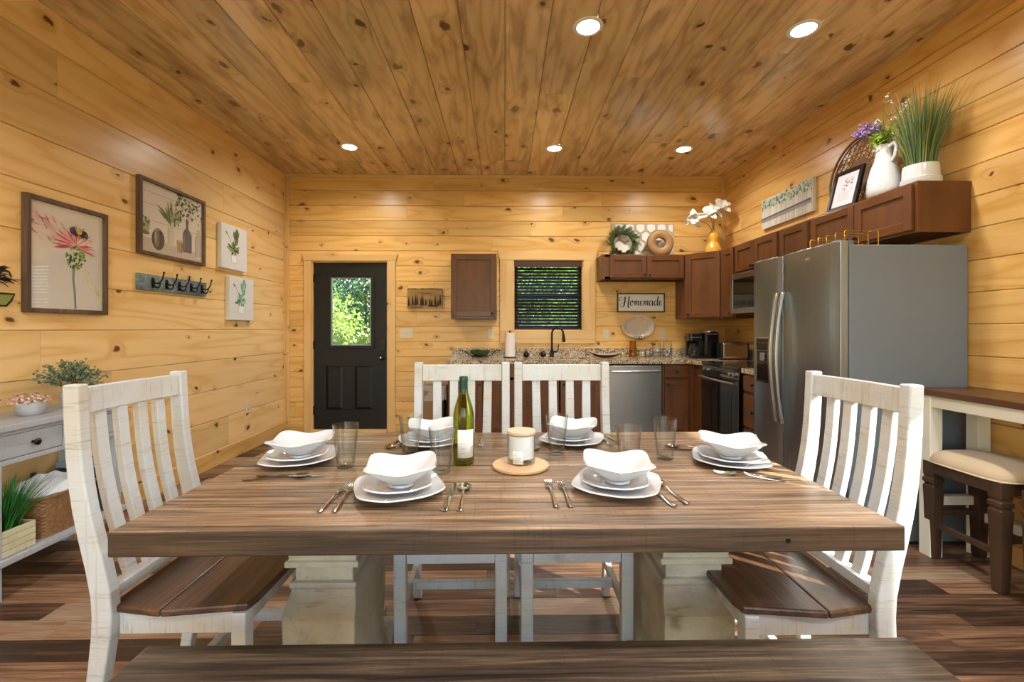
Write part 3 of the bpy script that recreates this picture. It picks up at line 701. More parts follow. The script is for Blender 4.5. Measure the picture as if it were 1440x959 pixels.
# base cabinets
def bcab(name, label, x, w, doors, drawers, y=4.955, d=.612, rz=0): return cabinet(name, label, x, y, 0, w, d, .874, rz, doors, drawers, toe=True, recess=False)
bcab('base_cabinet', 'brown two-door base cabinet at the left end of the counter', -.61, .76, [(.02, .375, .13, .70, .345, .655), (.385, .74, .13, .70, .415, .655)], [(.02, .375, .728, .855, .2, .79), (.385, .74, .728, .855, .56, .79)])
bcab('sink_cabinet', 'brown two-door base cabinet under the sink', .154, .9, [(.02, .442, .13, .70, .405, .655), (.458, .88, .13, .70, .495, .655)], [(.02, .442, .728, .855, None, 0), (.458, .88, .728, .855, None, 0)])
bcab('filler_panel', 'narrow brown filler panel left of the dishwasher', 1.058, .06, [], [])
bcab('base_cabinet', 'narrow brown base cabinet with one drawer right of the dishwasher', 1.733, .30, [(.02, .28, .13, .70, .045, .655)], [(.02, .28, .728, .855, .15, .79)])
t = thing('corner_base_cabinet', 'plain brown corner filler between base cabinet and range', 'cabinet', (2.035, 4.955, 0))
part('carcass', MB().prism([(0, 0), (.0, .612), (.683, .612), (.683, -.27), (.05, -.27), (.05, 0)][::-1], 'z', .1, .874).box(.06, .683, .06, .6, 0, .1), W_CAB, t, bevel=.002)
cabinet('base_cabinet', 'brown drawer base cabinet between range and refrigerator', 2.085, 3.918, 0, .385, .633, .874, -PI/2, [], [(.02, .365, .13, .40, .19, .27), (.02, .365, .425, .70, .19, .56), (.02, .365, .728, .855, .19, .79)], toe=True, recess=False)

# countertop with backsplash, sink cut-out
ct = thing('countertop', 'speckled brown granite countertop with low backsplash along the back wall', 'countertop', (.5, 5.2, .876))
SK = (.23, .93, 5.05, 5.44)
mb = MB()
for (p, q, a, b) in cut(-.64, 2.03, 4.925, 5.546, [SK]): mb.box(p, q, a, b, .876, .918)
mb.prism([(2.03, 4.925), (2.075, 4.69), (2.716, 4.69), (2.716, 5.546), (2.03, 5.546)], 'z', .876, .918)
part('slab', mb.xf((-.5, -5.2, -.876)), GRANITE, ct)
part('backsplash', MB().box(-.64, 2.716, 5.547, 5.568, .9, 1.02).box(2.698, 2.716, 4.69, 5.546, .919, 1.02).xf((-.5, -5.2, -.876)), GRANITE, ct, bevel=.002)
c2 = thing('countertop', 'short piece of granite countertop between range and refrigerator', 'countertop', (2.4, 3.72, .876))
part('slab', MB().box(-.345, .316, -.196, .196, 0, .042), GRANITE, c2, bevel=.003)
part('backsplash', MB().box(.298, .316, -.196, .196, .043, .144), GRANITE, c2, bevel=.002)
sk = thing('sink', 'steel undermount sink below the black faucet', 'sink', (.58, 5.245, .7))
mb = MB(); W, D, t_ = .35, .195, .004
mb.box(-W, W, -D, D, 0, t_).box(-W, -W+t_, -D, D, t_, .175).box(W-t_, W, -D, D, t_, .175).box(-W+t_, W-t_, -D, -D+t_, t_, .175).box(-W+t_, W-t_, D-t_, D, t_, .175)
part('basin', mb, STEEL, sk, bevel=.003); part('drain', MB().lathe([(0, .004), (.04, .004), (.04, .007), (.03, .007), (.028, .005), (0, .005)], 20), HANDLE, sk, smooth=50)

# dishwasher
dw = thing('dishwasher', 'stainless steel dishwasher under the granite counter', 'dishwasher', (1.425, 4.94, 0))
part('cabinet_body', MB().box(-.295, .295, .012, .6, .1, .865), plain('dark_grey_body', '#2a2b2c', .5), dw)
part('toe_kick', MB().box(-.295, .295, .05, .07, 0, .1), BLACKP, dw)
def bow(u, v): return (-.293+.586*u, -.012-.012*math.sin(PI*u)**.6 if 0 < u < 1 else -.012, .12+.735*v)
mb = MB().box(-.293, .293, -.012, .011, .12, .855); part('door', mb, STEEL, dw, bevel=.005)
h = part('handle', MB().tube([(-.262, -.045, .795), (-.2, -.052, .795), (0, -.058, .795), (.2, -.052, .795), (.262, -.045, .795)], .013, 12).box(-.268, -.248, -.05, -.012, .783, .807).box(.248, .268, -.05, -.012, .783, .807), HANDLE, dw, smooth=50)
part('badge', MB().box(-.27, -.235, -.0135, -.012, .20, .208), HANDLE, dw)

# range
rg = thing('range', 'black and steel electric range below the microwave', 'stove', (2.05, 4.30, 0))
GB = plain('black_glass', '#060607', .05, coat=.5)
part('body', MB().box(.022, .655, -.372, .372, .06, .895), plain('black_enamel', '#0c0c0d', .3), rg, bevel=.002)
part('cooktop', MB().box(-.01, .655, -.374, .374, .896, .922), GB, rg, bevel=.004)
for (x, y, r_) in ((.18, -.19, .09), (.18, .19, .115), (.47, -.19, .115), (.47, .19, .075)):
    part('burner_ring', MB().lathe([(r_-.003, .9222), (r_, .9222), (r_, .9226), (r_-.003, .9226), (r_-.003, .9222)], 40, (x, y, 0)), plain('grey_mark', '#56575a', .3), rg)
dr_ = part('oven_door', MB().box(-.012, .02, -.370, .370, .22, .80), GB, rg, bevel=.004)
part('window', MB().box(-.0135, -.012, -.25, .25, .33, .66), plain('smoked_glass', '#17181a', .04), dr_)
part('handle', MB().tube([(-.045, -.34, .775), (-.058, -.2, .775), (-.062, 0, .775), (-.058, .2, .775), (-.045, .34, .775)], .013, 12).box(-.05, -.012, -.347, -.327, .763, .787).box(-.05, -.012, .327, .347, .763, .787), HANDLE, dr_, smooth=50)
part('control_panel', MB().prism([(-.012, .805), (.022, .805), (.022, .894), (.0, .894)], 'y', -.371, .371), GB, rg, bevel=.002)
part('storage_drawer', MB().box(-.01, .02, -.370, .370, .07, .212), GB, rg, bevel=.004)
#part('backguard', MB().box(.60, .66, -.372, .372, .923, 1.08), GB, rg, bevel=.006)
for i in range(4):
    part('control_knob', MB().lathe([(0, 0), (.019, 0), (.017, .022), (0, .024)], 20).xf((0, 0, 0), ry=-PI/2).xf((-.004, -.30+.07*i+(.39 if i > 1 else 0), .85)), HANDLE, rg, smooth=50)

# microwave
mw = thing('microwave', 'stainless over-the-range microwave between brown cabinets', 'microwave', (2.34, 4.30, 1.405))
part('body', MB().box(.022, .378, -.374, .374, 0, .412), plain('dark_grey_body', '#2a2b2c', .5), mw, bevel=.003)
md = part('door', frame_mb(-.372, .20, .008, .404, .05, 0, .02).xf(rz=-PI/2), STEEL, mw, bevel=.003)
part('glass', MB().box(.004, .014, -.152, .324, .056, .356), GB, md)
part('handle', MB().tube([(-.03, -.185, .06), (-.034, -.185, .2), (-.03, -.185, .35)], .009, 10).box(-.03, .001, -.194, -.176, .06, .08).box(-.03, .001, -.194, -.176, .33, .35), HANDLE, md, smooth=50)
cp = part('control_panel', MB().box(0, .02, -.372, -.206, .008, .404), GB, mw, bevel=.003)
for i in range(5):
    for j in range(3): part('button', MB().box(-.0012, 0, -.345+.045*j, -.315+.045*j, .05+.045*i, .075+.045*i), plain('grey_mark', '#56575a', .3), cp)
part('vent_grille', MB().box(.03, .36, -.3, .3, -.006, 0), BLACKP, mw)

# ------------------------------------------------------------------ refrigerator
fr = thing('refrigerator', 'large slate grey side-by-side refrigerator with curved handles', 'refrigerator', (2.0, 3.06, 0))
part('cabinet_body', MB().box(0, .70, -.457, .457, .02, 1.748), FRSIDE, fr, bevel=.006)
part('base_grille', MB().box(-.03, 0, -.45, .45, .012, .075), BLACKP, fr, bevel=.002)
def frdoor(y0, y1):
    N = 14; poly = []
    for i in range(N+1):
        y = y0+(y1-y0)*i/N; poly.append((-.052-.02*math.sin(PI*i/N)**.55, y))
    return MB().prism(([(-.006, y0)]+poly+[(-.006, y1)])[::-1], 'z', .085, 1.768)
fd = part('fridge_door', frdoor(-.457, .082), FRIDGE, fr, smooth=40, bevel=.003)
fz = part('freezer_door', frdoor(.088, .457), FRIDGE, fr, smooth=40, bevel=.003)
for par, y in ((fd, .052), (fz, .120)):
    pts = []
    for i in range(17):
        q = i/16; pts.append((-.074-.05*math.sin(PI*q)**.8, y, .60+.91*q))
    mb = MB(); vs = []; fs = []
    for i, (x, yy, z) in enumerate(pts):
        for (dx, dy) in ((-.012, -.012), (.008, -.014), (.008, .014), (-.012, .012)): vs.append((x+dx, yy+dy, z))
    for i in range(16):
        for j in range(4): fs.append((4*i+j, 4*i+(j+1) % 4, 4*i+4+(j+1) % 4, 4*i+4+j))
    fs += [(3,2,1,0), (64,65,66,67)]
    part('handle', mb.add(vs, fs), HANDLE, par, smooth=50, bevel=.004)
dp_ = part('dispenser', MB().box(-.0745, -.068, .195, .385, .855, 1.195), plain('satin_grey_rim', '#8e9294', .3, .6), fz, bevel=.004)
part('recess', MB().box(-.0760, -.0746, .205, .375, .865, 1.095), GB, fz)
part('dispenser_controls', MB().box(-.0790, -.0746, .205, .375, 1.10, 1.185), BLACKP, fz, bevel=.002)
for i in range(3): part('indicator', MB().box(-.0796, -.079, .235+.045*i, .25+.045*i, 1.15, 1.156), HANDLE, fz)
part('dispenser_paddle', MB().prism(rrect(.05, .06, .01, 3, .29, 1.05), 'x', -.088, -.077), plain('grey_paddle', '#777a7c', .3), fz, bevel=.003)
part('drip_tray', MB().box(-.098, -.076, .225, .355, .866, .874), BLACKP, fz, bevel=.002)
# small oval swirl mark of the maker above the fridge door
pm = Vector((-.0722, -.29+.0, 1.70)); mb = MB()
for k_, (ra, rb) in enumerate(((.020, .007), (.030, .012))):
    mb.tube([(-.0715, -.19+ra*math.cos(a_), 1.695+rb*math.sin(a_)+.004*k_) for a_ in [.4+k_+i*.3 for i in range(16)]], .0011, 5)
part('emblem', mb, HANDLE, fd)
for y in (-.40, .40): part('hinge_cover', MB().box(-.05, .05, y-.03, y+.03, 1.749, 1.778), plain('grey_hinge_cover', '#6c7072', .4), fr, bevel=.006)
# ------------------------------------------------------------------ table settings (table top at z = .77)
TZ = .7705
def sq(a, n): return 1/((abs(math.cos(a))**n+abs(math.sin(a))**n)**(1/n))
def dish(R, prof, n, lift, th, lpow=4.):
    """square coupe dish: prof is a list of (radius fraction, z); corners swept up by lift"""
    NU = 64; mb = MB(); vs = []; fs = []
    full = [(r, z, 0) for r, z in prof]+[(r+(th*.6/R if r > .5 else 0), z-th, 1) for r, z in prof[::-1]]
    rows = []
    for r, z, s_ in full:
        if r < 1e-6: rows.append([len(vs)]*NU); vs.append((0, 0, z)); continue
        row = []
        for i in range(NU):
            a = 2*PI*i/NU; nn = 2+(n-2)*min(1, r)**1.5; q = sq(a, nn); c4 = abs(math.sin(2*a))**lpow
            row.append(len(vs)); zz = z+lift*c4*max(0, r-.35)**2/.42; rr = r*R*q
            vs.append((rr*math.cos(a), rr*math.sin(a), zz))
        rows.append(row)
    for a, b in zip(rows, rows[1:]):
        for i in range(NU):
            k = (i+1) % NU; q = []
            for e_ in (a[i], a[k], b[k], b[i]):
                if e_ not in q: q.append(e_)
            if len(q) > 2: fs.append(tuple(q))
    return mb.add(vs, fs)
def plate_mb(R): return dish(R, [(0, .006), (.3, .006), (.55, .0065), (.68, .010), (.82, .015), (.93, .019), (1., .0215)], 3.6, .006, .0038)
def bowl_mb(R=.101): 
    mb = dish(R, [(0, .010), (.25, .0105), (.36, .014), (.50, .024), (.65, .036), (.80, .047), (.92, .0555), (1., .060)], 6., .013, .0042, 2.)
    return mb.lathe([(.026, .007), (.036, .007), (.038, 0), (.034, 0), (.032, .005), (.026, .007)], 32)
settings = [('near left', (-.315, 1.372), .38, .15), ('near right', (.345, 1.392), -.42, -.12), ('left end', (-.757, 1.695), .25, .1),
            ('right end', (.825, 1.648), -.35, -.25), ('far left', (-.31, 1.945), .5, .2), ('far right', (.290, 1.955), -.45, -.25)]
first = {}
def place(kind, mk, label, cat, loc, rz, group):
    if kind not in first:
        o = tag(build(kind, mk(), WHITEC, smooth=60), label, cat, group); first[kind] = o; o.location = loc; o.rotation_euler = (0, 0, rz)
    else: dup(first[kind], loc, rz, label, group)
desc = {'near left': 'at the near left place setting', 'near right': 'at the near right place setting', 'left end': 'at the left end place setting', 'right end': 'at the right end place setting',
        'far left': 'at the far left setting behind the glasses', 'far right': 'at the far right place setting'}
for nm, (x, y), r1, r2 in settings:
    k = 1.0 if 'near' in nm else .98
    place('dinner_plate', lambda: plate_mb(.126), 'large square white dinner plate '+desc[nm], 'plate', (x, y, TZ), r1, 'square white dinner plates')
    place('salad_plate', lambda: plate_mb(.098), 'small square white plate under the bowl '+desc[nm], 'plate', (x-.004, y+.004, TZ+.0105), r1*.6, 'square white salad plates')
    place('square_bowl', bowl_mb, 'square white bowl with swept up corners '+desc[nm], 'bowl', (x+.005, y+.006, TZ+.0195), r2, 'square white bowls')

# drinking glasses
def glass_mb(h=.153, rb=.029, rt=.045, t=.0022):
    return MB().lathe([(0, 0), (rb-.002, 0), (rb, .003), (rt, h-.001), (rt-t/2, h), (rt-t, h-.001), (rb-t+.0012, .016), (rb-.008, .011), (0, .0105)], 40)
gl = [((486, 657), 'beside the left end bowl'), ((577, 639), 'far left, in front of the far left bowl'), ((621, 664), 'just left of the green wine bottle'), ((783, 638), 'in front of the far right bowl'),
      ((884, 661), 'behind the near right bowl, partly hidden by it'), ((935, 645), 'rightmost of all, left of the right end setting')]
g0 = None
for (px, py), lb in gl:
    p = atZ(px, py, TZ)
    if g0 is None: g0 = tag(build('drinking_glass', glass_mb(), GLASS, smooth=50), '', 'glass', 'clear drinking glasses'); g0['label'] = 'clear tapered drinking glass '+lb; g0.location = p
    else: dup(g0, p, 0, 'clear tapered drinking glass '+lb)

# cutlery, local: lies along +y, handle end at origin
def handle_pts(L): return [(0, .0042), (.012, .0058), (.03, .0052), (L*.6, .0030), (L, .0022)]
def ribbon(mb, pts, t=.0018):
    """pts: (y, halfwidth, z)"""
    vs = []; fs = []
    for y, w_, z in pts: vs += [(-w_, y, z), (0, y, z+t*1.2), (w_, y, z), (0, y, z-t*.4)]
    for i in range(len(pts)-1):
        for j in range(4): fs.append((4*i+j, 4*i+4+j, 4*i+4+(j+1) % 4, 4*i+(j+1) % 4))
    n = len(pts); fs += [(0,1,2,3), (4*n-1, 4*n-2, 4*n-3, 4*n-4)]
    return mb.add(vs, fs)
def fork_parts(L):
    k = L/.2; h = ribbon(MB(), [(0, .005, .002), (.004, .0085, .002), (.03, .0075, .0025), (.09*k, .0035, .006), (.12*k, .003, .0095), (.132*k, .0045, .009)])
    hd = ribbon(MB(), [(.130*k, .0042, .009), (.140*k, .010, .007), (.152*k, .0125, .0045)])
    for i in range(4):
        x = -.0099+.0066*i; hd.tube([(x, .150*k, .0045), (x, .165*k, .0028), (x*.98, .182*k, .0035), (x*.95, .2*k, .008)], [.0019, .0017, .0015, .0007], 6)
    return [('handle', h), ('tines', hd)]
def spoon_parts(L):
    k = L/.19; h = ribbon(MB(), [(0, .005, .002), (.004, .0085, .002), (.03, .0075, .0025), (.09*k, .0035, .006), (.125*k, .003, .009), (.137*k, .005, .0075)])
    def f(u, v):
        a = 2*PI*u; r = v; w_ = .0205*(1-.12*math.sin(a)); return (w_*r*math.cos(a), .163*k+.028*k*r*math.sin(a), .0012+.0062*r*r)
    def f2(u, v):
        a = 2*PI*u; r = 1-v; w_ = .0205*(1-.12*math.sin(a)); return (w_*r*math.cos(a), .163*k+.028*k*r*math.sin(a), .0002+.0062*r*r+.0002*(1-r))
    return [('handle', h), ('bowl', MB().grid(f, 28, 7, True).join(MB().grid(f2, 28, 7, True)))]
def knife_parts(L):
    k = L/.23; h = ribbon(MB(), [(0, .006, .003), (.004, .0092, .003), (.04, .008, .003), (.1*k, .006, .003), (.105*k, .0062, .003)], .003)
    b = MB().prism([(-.006, .105*k), (.006, .105*k), (.0085, .12*k), (.0095, .19*k), (.006, .222*k), (-.002, .23*k), (-.006, .2*k)], 'z', .0012, .0026)
    return [('handle', h), ('blade', b)]
cut0 = {}
def cutlery(kind, x, y, rz, L, label, flip=False, dz=0.):
    key = (kind, round(L, 3))
    if key in cut0: return dup(cut0[key], (x, y, TZ+.0006+dz), rz, label)
    t = thing(kind, label, kind, (x, y, TZ+.0006+dz), rz, 'steel cutlery around the table')
    for n_, m_ in {'fork': fork_parts, 'spoon': spoon_parts, 'table_knife': knife_parts}[kind](L): part(n_, m_, CHROME, t, smooth=50)
    if kind == 'table_knife': t['category'] = 'knife'
    cut0[key] = t; return t
R_ = math.radians
cutlery('fork', -.492, 1.215, R_(-1), .215, 'outer fork left of the near left plate')
cutlery('fork', -.452, 1.215, R_(4), .215, 'inner fork left of the near left plate')
cutlery('table_knife', -.160, 1.218, R_(-1), .225, 'table knife right of the near left plate')
cutlery('spoon', -.121, 1.220, R_(0), .205, 'spoon right of the near left plate')
cutlery('fork', .143, 1.238, R_(1), .215, 'outer fork left of the near right plate')
cutlery('fork', .183, 1.240, R_(1.5), .205, 'inner fork left of the near right plate')
cutlery('spoon', .510, 1.255, R_(8), .205, 'spoon right of the near right plate')
cutlery('table_knife', .468, 1.236, R_(9), .225, 'table knife between the near right plate and its spoon')
cutlery('spoon', -.840, 1.478, R_(-78), .205, 'spoon lying sideways in front of the left end plate')
cutlery('table_knife', -.818, 1.520, R_(-91), .225, 'table knife lying sideways between the left end plate and spoon')
cutlery('fork', .900, 1.438, R_(65), .215, 'outer fork lying sideways in front of the right end plate')
cutlery('fork', .905, 1.470, R_(72), .205, 'inner fork lying sideways in front of the right end plate')
cutlery('spoon', .868, 1.842, R_(82), .205, 'spoon lying sideways behind the right end plate')
cutlery('table_knife', .858, 1.806, R_(84), .225, 'table knife lying sideways behind the right end plate')
cutlery('spoon', -.462, 2.052, R_(178), .205, 'spoon left of the far left plate')
cutlery('fork', -.432, 2.04, R_(176), .205, 'fork left of the far left plate')
cutlery('fork', -.105, 2.042, R_(184), .205, 'outer fork right of the far left plate, behind the bottle')
cutlery('fork', .468, 2.062, R_(188), .215, 'outer fork right of the far right plate')
cutlery('fork', .432, 2.055, R_(184), .205, 'inner fork right of the far right plate')
cutlery('spoon', .112, 2.02, R_(184), .205, 'spoon between the candle jar and the far right plate')

# wine bottle
p = atZ(652, 651, TZ)
wb = thing('wine_bottle', 'green wine bottle with white label standing among the glasses', 'bottle', p)
out = [(0, .004), (.018, .001), (.034, 0), (.038, .004), (.0385, .012), (.0385, .165), (.037, .185), (.031, .21), (.023, .235), (.0165, .258), (.0142, .275), (.0138, .31), (.0125, .311)]
inn = [(.0105, .31), (.0115, .275), (.014, .257), (.0205, .234), (.028, .21), (.034, .185), (.0358, .165), (.0358, .014), (.03, .008), (.012, .020), (0, .024)]
part('glass_body', MB().lathe(out+inn, 48), GREENG, wb, smooth=50)
part('foil_capsule', MB().lathe([(.0146, .246+.012), (.0150, .262), (.0149, .298), (.0158, .299), (.0158, .311), (.0148, .315), (0, .3155)], 32), plain('dark_green_foil', '#1f4a39', .35, .5), wb, smooth=40)
lab = MB(); vs = []; fs = []; NN = 20
for i in range(NN+1):
    a = R_(-118)+R_(95)*i/NN
    for z in (.028, .128): vs.append((.0388*math.cos(a), .0388*math.sin(a), z))
for i in range(NN): fs.append((2*i, 2*i+2, 2*i+3, 2*i+1))
lb_ = part('paper_label', lab.add(vs, fs), plain('white_paper', '#f2f0ea', .6), wb, smooth=180, solid=.0003)
tx = MB()
def arcquad(mb, a0, a1, z0, z1, r=.03905):
    vs = []; n = max(2, int((a1-a0)/4)+1)
    for i in range(n+1):
        a = R_(a0+(a1-a0)*i/n); vs += [(r*math.cos(a), r*math.sin(a), z0), (r*math.cos(a), r*math.sin(a), z1)]
    mb.add(vs, [(2*i, 2*i+2, 2*i+3, 2*i+1) for i in range(n)])
for i in range(13): arcquad(tx, -104, -104+55+rng.uniform(-12, 10)+(-20 if i > 8 else 0), .117-.006*i, .1182-.006*i)
for i in range(9): arcquad(tx, -46, -30, .042+.003*i, .0435+.003*i)
part('fine_print', tx, plain('faded_blue_print', '#9aa6bb', .6), lb_)

# candle jar on round wooden board
p = atZ(732, 656.5, TZ)
tag(build('round_wooden_board', MB().lathe([(0, 0), (.094, 0), (.099, .003), (.0995, .010), (.097, .0125), (0, .0125)], 56), wood('pale_beech', 'xyz', light='#dcb58c', mid='#cfa278', dark='#b38358', ring=5., rough=.45, vary=.1, attr='obj'), smooth=35), 'thin round pale wooden board under the white candle jar', 'board').location = p
cj = thing('candle_jar', 'white candle jar with pale wooden lid on the round wooden board', 'candle', p+Vector((.003, .012, .0128)))
part('jar', MB().lathe([(0, 0), (.046, 0), (.049, .003), (.049, .103), (.047, .103), (.047, .012), (0, .012)], 48), GLASS, cj, smooth=40)
part('white_sleeve', MB().lathe([(.0470, .020), (.0467, .1), (.044, .1), (.044, .02), (.0470, .020)], 48), plain('matte_white_wax', '#eef0f2', .45), cj, smooth=40)
part('lid', MB().lathe([(0, .104), (.050, .104), (.0508, .106), (.0508, .113), (.049, .1155), (0, .1155)], 48), wood('lid_wood', 'xyz', light='#d8c0a4', mid='#c9ad8e', dark='#a98c6c', ring=4., rough=.5, vary=.1, attr='obj'), cj, smooth=35)
st = MB(); arcquad(st, -128, -84, .006, .05, .0494)
sl_ = part('paper_label', st, plain('white_paper', '#f2f0ea', .6), cj, smooth=180, solid=.0002)
st = MB()
for i in range(9): arcquad(st, -124, -124+30+rng.uniform(-12, 6), .044-.0042*i, .0452-.0042*i, .0497)
part('fine_print', st, plain('grey_print', '#8d9096', .6), sl_)
# ------------------------------------------------------------------ pictures on the walls
def onwall(name, label, cat, y, z, face='l', x=None):
    """local: x to the viewer's right, -y out of the wall, z up"""
    t = thing(name, label, cat)
    if face == 'l': t.location = (XL, y, z); t.rotation_euler = (0, 0, PI/2)
    elif face == 'r': t.location = (XR, y, z); t.rotation_euler = (0, 0, -PI/2)
    else: t.location = (x, YB, z)
    return t
class Art:
    def __init__(s, y): s.mb = MB(); s.mats = []; s.y = y; s.k = 0
    def poly(s, col, pts):
        m = plain('ink_'+col.strip('#'), col, .7)
        if m not in s.mats: s.mats.append(m)
        s.mb.cur = s.mats.index(m); s.k += 1; y = s.y-.00002*s.k-.0002
        s.mb.add([(p[0], y, p[1]) for p in pts], [tuple(range(len(pts)))])
    def ell(s, col, cx, cz, rx, rz_, rot=0., n=14):
        s.poly(col, [(cx+rx*math.cos(2*PI*i/n)*math.cos(rot)-rz_*math.sin(2*PI*i/n)*math.sin(rot), cz+rx*math.cos(2*PI*i/n)*math.sin(rot)+rz_*math.sin(2*PI*i/n)*math.cos(rot)) for i in range(n)])
    def leaf(s, col, x, z, L, w, ang):
        c, q = math.cos(ang), math.sin(ang); pts = [(0, 0), (.25, .8), (.55, 1), (.85, .5), (1, 0), (.85, -.5), (.55, -1), (.25, -.8)]
        s.poly(col, [(x+(u*L*c-v*w/2*q), z+(u*L*q+v*w/2*c)) for u, v in pts])
    def line(s, col, pts, w):
        for (x0, z0), (x1, z1) in zip(pts, pts[1:]):
            L = math.hypot(x1-x0, z1-z0) or 1e-6; nx, nz = -(z1-z0)/L*w/2, (x1-x0)/L*w/2
            s.poly(col, [(x0+nx, z0+nz), (x0-nx, z0-nz), (x1-nx, z1-nz), (x1+nx, z1+nz)])
    def done(s, name, parent): return build(name, s.mb, s.mats, parent, fix=False)
FR_W = streak('grey_brown_frame', 'zxy', ['#5a4639', '#77604f', '#927b68', '#a8937e'], rough=.55, sc=(2., 40.))
PAPER = plain('warm_white_print', '#ddd6cf', .5)
PICG = NT('picture_glazing'); _tr = PICG.n('BsdfTransparent', {'Color': (1, 1, 1, 1)}); _gl = PICG.n('BsdfGlossy', {'Roughness': .03}); _mx = PICG.n('MixShader', {0: .05}); PICG.t.links.new(_tr.outputs[0], _mx.inputs[1]); PICG.t.links.new(_gl.outputs[0], _mx.inputs[2]); PICG.t.links.new(_mx.outputs[0], PICG.out.inputs[0]); PICG = PICG.m
R3 = random.Random(5)
# pink flower with bee
t = onwall('framed_picture', 'large framed watercolour of a pink thistle flower with a bumblebee', 'picture', 2.797, 1.68)
w_, h_ = .515, .66
part('frame', frame_mb(-w_/2, w_/2, -h_/2, h_/2, .026, -.034, -.001), FR_W, t, bevel=.002)
pr = part('print', MB().box(-w_/2+.02, w_/2-.02, -.016, -.003, -h_/2+.02, h_/2-.02), PAPER, t)
A = Art(-.016); cx, cz = .0, .0
A.line('#7f9a8a', [(.045, -.30), (.04, -.2), (.03, -.12), (.035, -.03)], .014); A.line('#5f7d6c', [(.049, -.30), (.044, -.2), (.034, -.12), (.039, -.03)], .005)
for i in range(40):
    q = R3.random(); A.leaf(R3.choice(['#d9d58a', '#e6e2b4', '#c9cc72']), .09+.16*q+R3.uniform(-.01, .02), -.06-.2*q+R3.uniform(-.03, .03), .03, .006, R3.uniform(-1.6, -.6))
for i in range(70):
    a = R3.uniform(0, 2*PI); r = R3.random()**.5; A.ell(R3.choice(['#7ea23c', '#5d8530', '#98b95a', '#3f5f2a', '#b4cc7e', '#2f4726']), .045+.062*r*math.cos(a), .015+.072*r*math.sin(a), R3.uniform(.005, .016), R3.uniform(.004, .010), R3.uniform(0, 3))
for i in range(150):
    side = R3.random(); a = R3.uniform(-.3, PI+.3) if side > .25 else R3.uniform(2.2, 3.1); L = R3.uniform(.05, .12)*(1.35 if a > 2 else 1.05)
    A.leaf(R3.choice(['#e7b6b8', '#d98f97', '#c75f72', '#f0cdc9', '#e3a3a3', '#b8405a', '#f3d9d3']), .045+.02*math.cos(a)*R3.random(), .085+.01*math.sin(a), L, R3.uniform(.006, .014), a+R3.uniform(-.15, .15))
for i in range(36):
    A.leaf(R3.choice(['#e7b6b8', '#c75f72', '#e0a0a8', '#f0cdc9']), -.07-.14*R3.random(), .10+R3.uniform(-.02, .12), R3.uniform(.03, .07), .007, R3.uniform(2.0, 3.0))
for (dx, dz, rx, rz_, col) in ((-.02, .0, .028, .020, '#2b2430'), (.02, -.006, .026, .019, '#1f1a1e'), (.0, .004, .016, .018, '#d9a92a'), (-.035, .006, .012, .011, '#4b3d58'), (.035, -.014, .012, .012, '#5c4a3a')):
    A.ell(col, .065+dx*1.3, .175+dz*1.3, rx*1.25, rz_*1.25, -.3)
A.leaf('#9a94a4', .06, .175, .05, .016, .6); A.leaf('#a9a4b2', .05, .175, .045, .014, 1.9)
for i in range(5): A.line('#2b2430', [(.04+.012*i, .155), (.036+.014*i, .135)], .0025)
A.done('artwork', pr)
part('glazing', MB().box(-w_/2+.024, w_/2-.024, -.022, -.0205, -h_/2+.024, h_/2-.024), PICG, t)
# still life
t = onwall('framed_picture', 'framed still life print of leafy stems in glass bottles and pots', 'picture', 3.676, 2.088)
w_, h_ = .72, .565
part('frame', frame_mb(-w_/2, w_/2, -h_/2, h_/2, .024, -.036, -.001), FR_W, t, bevel=.002)
pr = part('print', MB().box(-w_/2+.02, w_/2-.02, -.016, -.003, -h_/2+.02, h_/2-.02), PAPER, t)
A = Art(-.016)
A.poly('#c3b9ae', [(-.338, -.26), (.338, -.26), (.338, -.185), (-.338, -.15)])
for z in (-.02, .10, .19): A.line('#8f857d', [(-.338, z), (.338, z)], .003)
A.ell('#7d8b6a', -.29, -.075, .038, .05); A.ell('#a9b48f', -.295, -.06, .022, .03); A.ell('#5c6a4a', -.29, -.12, .042, .014)
for i in range(24): A.ell(R3.choice(['#8fa06f', '#66784a', '#b7c19c', '#46583a']), -.29+R3.uniform(-.04, .04), -.05+R3.uniform(-.05, .05), .009, .012, R3.uniform(0, 3))
A.ell('#3c3733', -.165, -.15, .066, .082); A.ell('#6b6560', -.18, -.14, .03, .07); A.ell('#a39d97', -.19, -.13, .010, .055); A.ell('#1f1c1b', -.14, -.15, .016, .07); A.ell('#8a847e', -.165, -.075, .03, .010)
A.poly('#c9cabd', [(-.07, -.18), (.0, -.18), (.005, -.06), (-.015, -.02), (-.06, -.02), (-.075, -.06)]); A.poly('#aeb19f', [(-.06, -.17), (-.05, -.17), (-.052, -.04), (-.062, -.04)])
for i in range(17): A.leaf(R3.choice(['#6d7d4d', '#8c9a68', '#4f5f3b', '#aab489']), -.035+R3.uniform(-.01, .01), -.03+R3.uniform(0, .06), R3.uniform(.10, .19), R3.uniform(.016, .026), R3.uniform(.5, 2.7))
A.poly('#51586e', [(.10, -.20), (.20, -.20), (.205, -.19), (.205, -.05), (.185, -.02), (.165, .0), (.165, .055), (.135, .055), (.135, .0), (.115, -.02), (.098, -.05), (.098, -.19)])
A.poly('#737b90', [(.11, -.18), (.125, -.18), (.125, -.06), (.11, -.06)]); A.poly('#343a4e', [(.18, -.19), (.2, -.19), (.2, -.06), (.18, -.05)]); A.ell('#3b4156', .15, .058, .022, .006)
A.poly('#a7886f', [(.04, -.215), (.09, -.215), (.105, -.12), (.028, -.12)]); A.poly('#8a6b54', [(.075, -.215), (.09, -.215), (.105, -.12), (.085, -.12)]); A.ell('#c1a68e', .066, -.12, .039, .009)
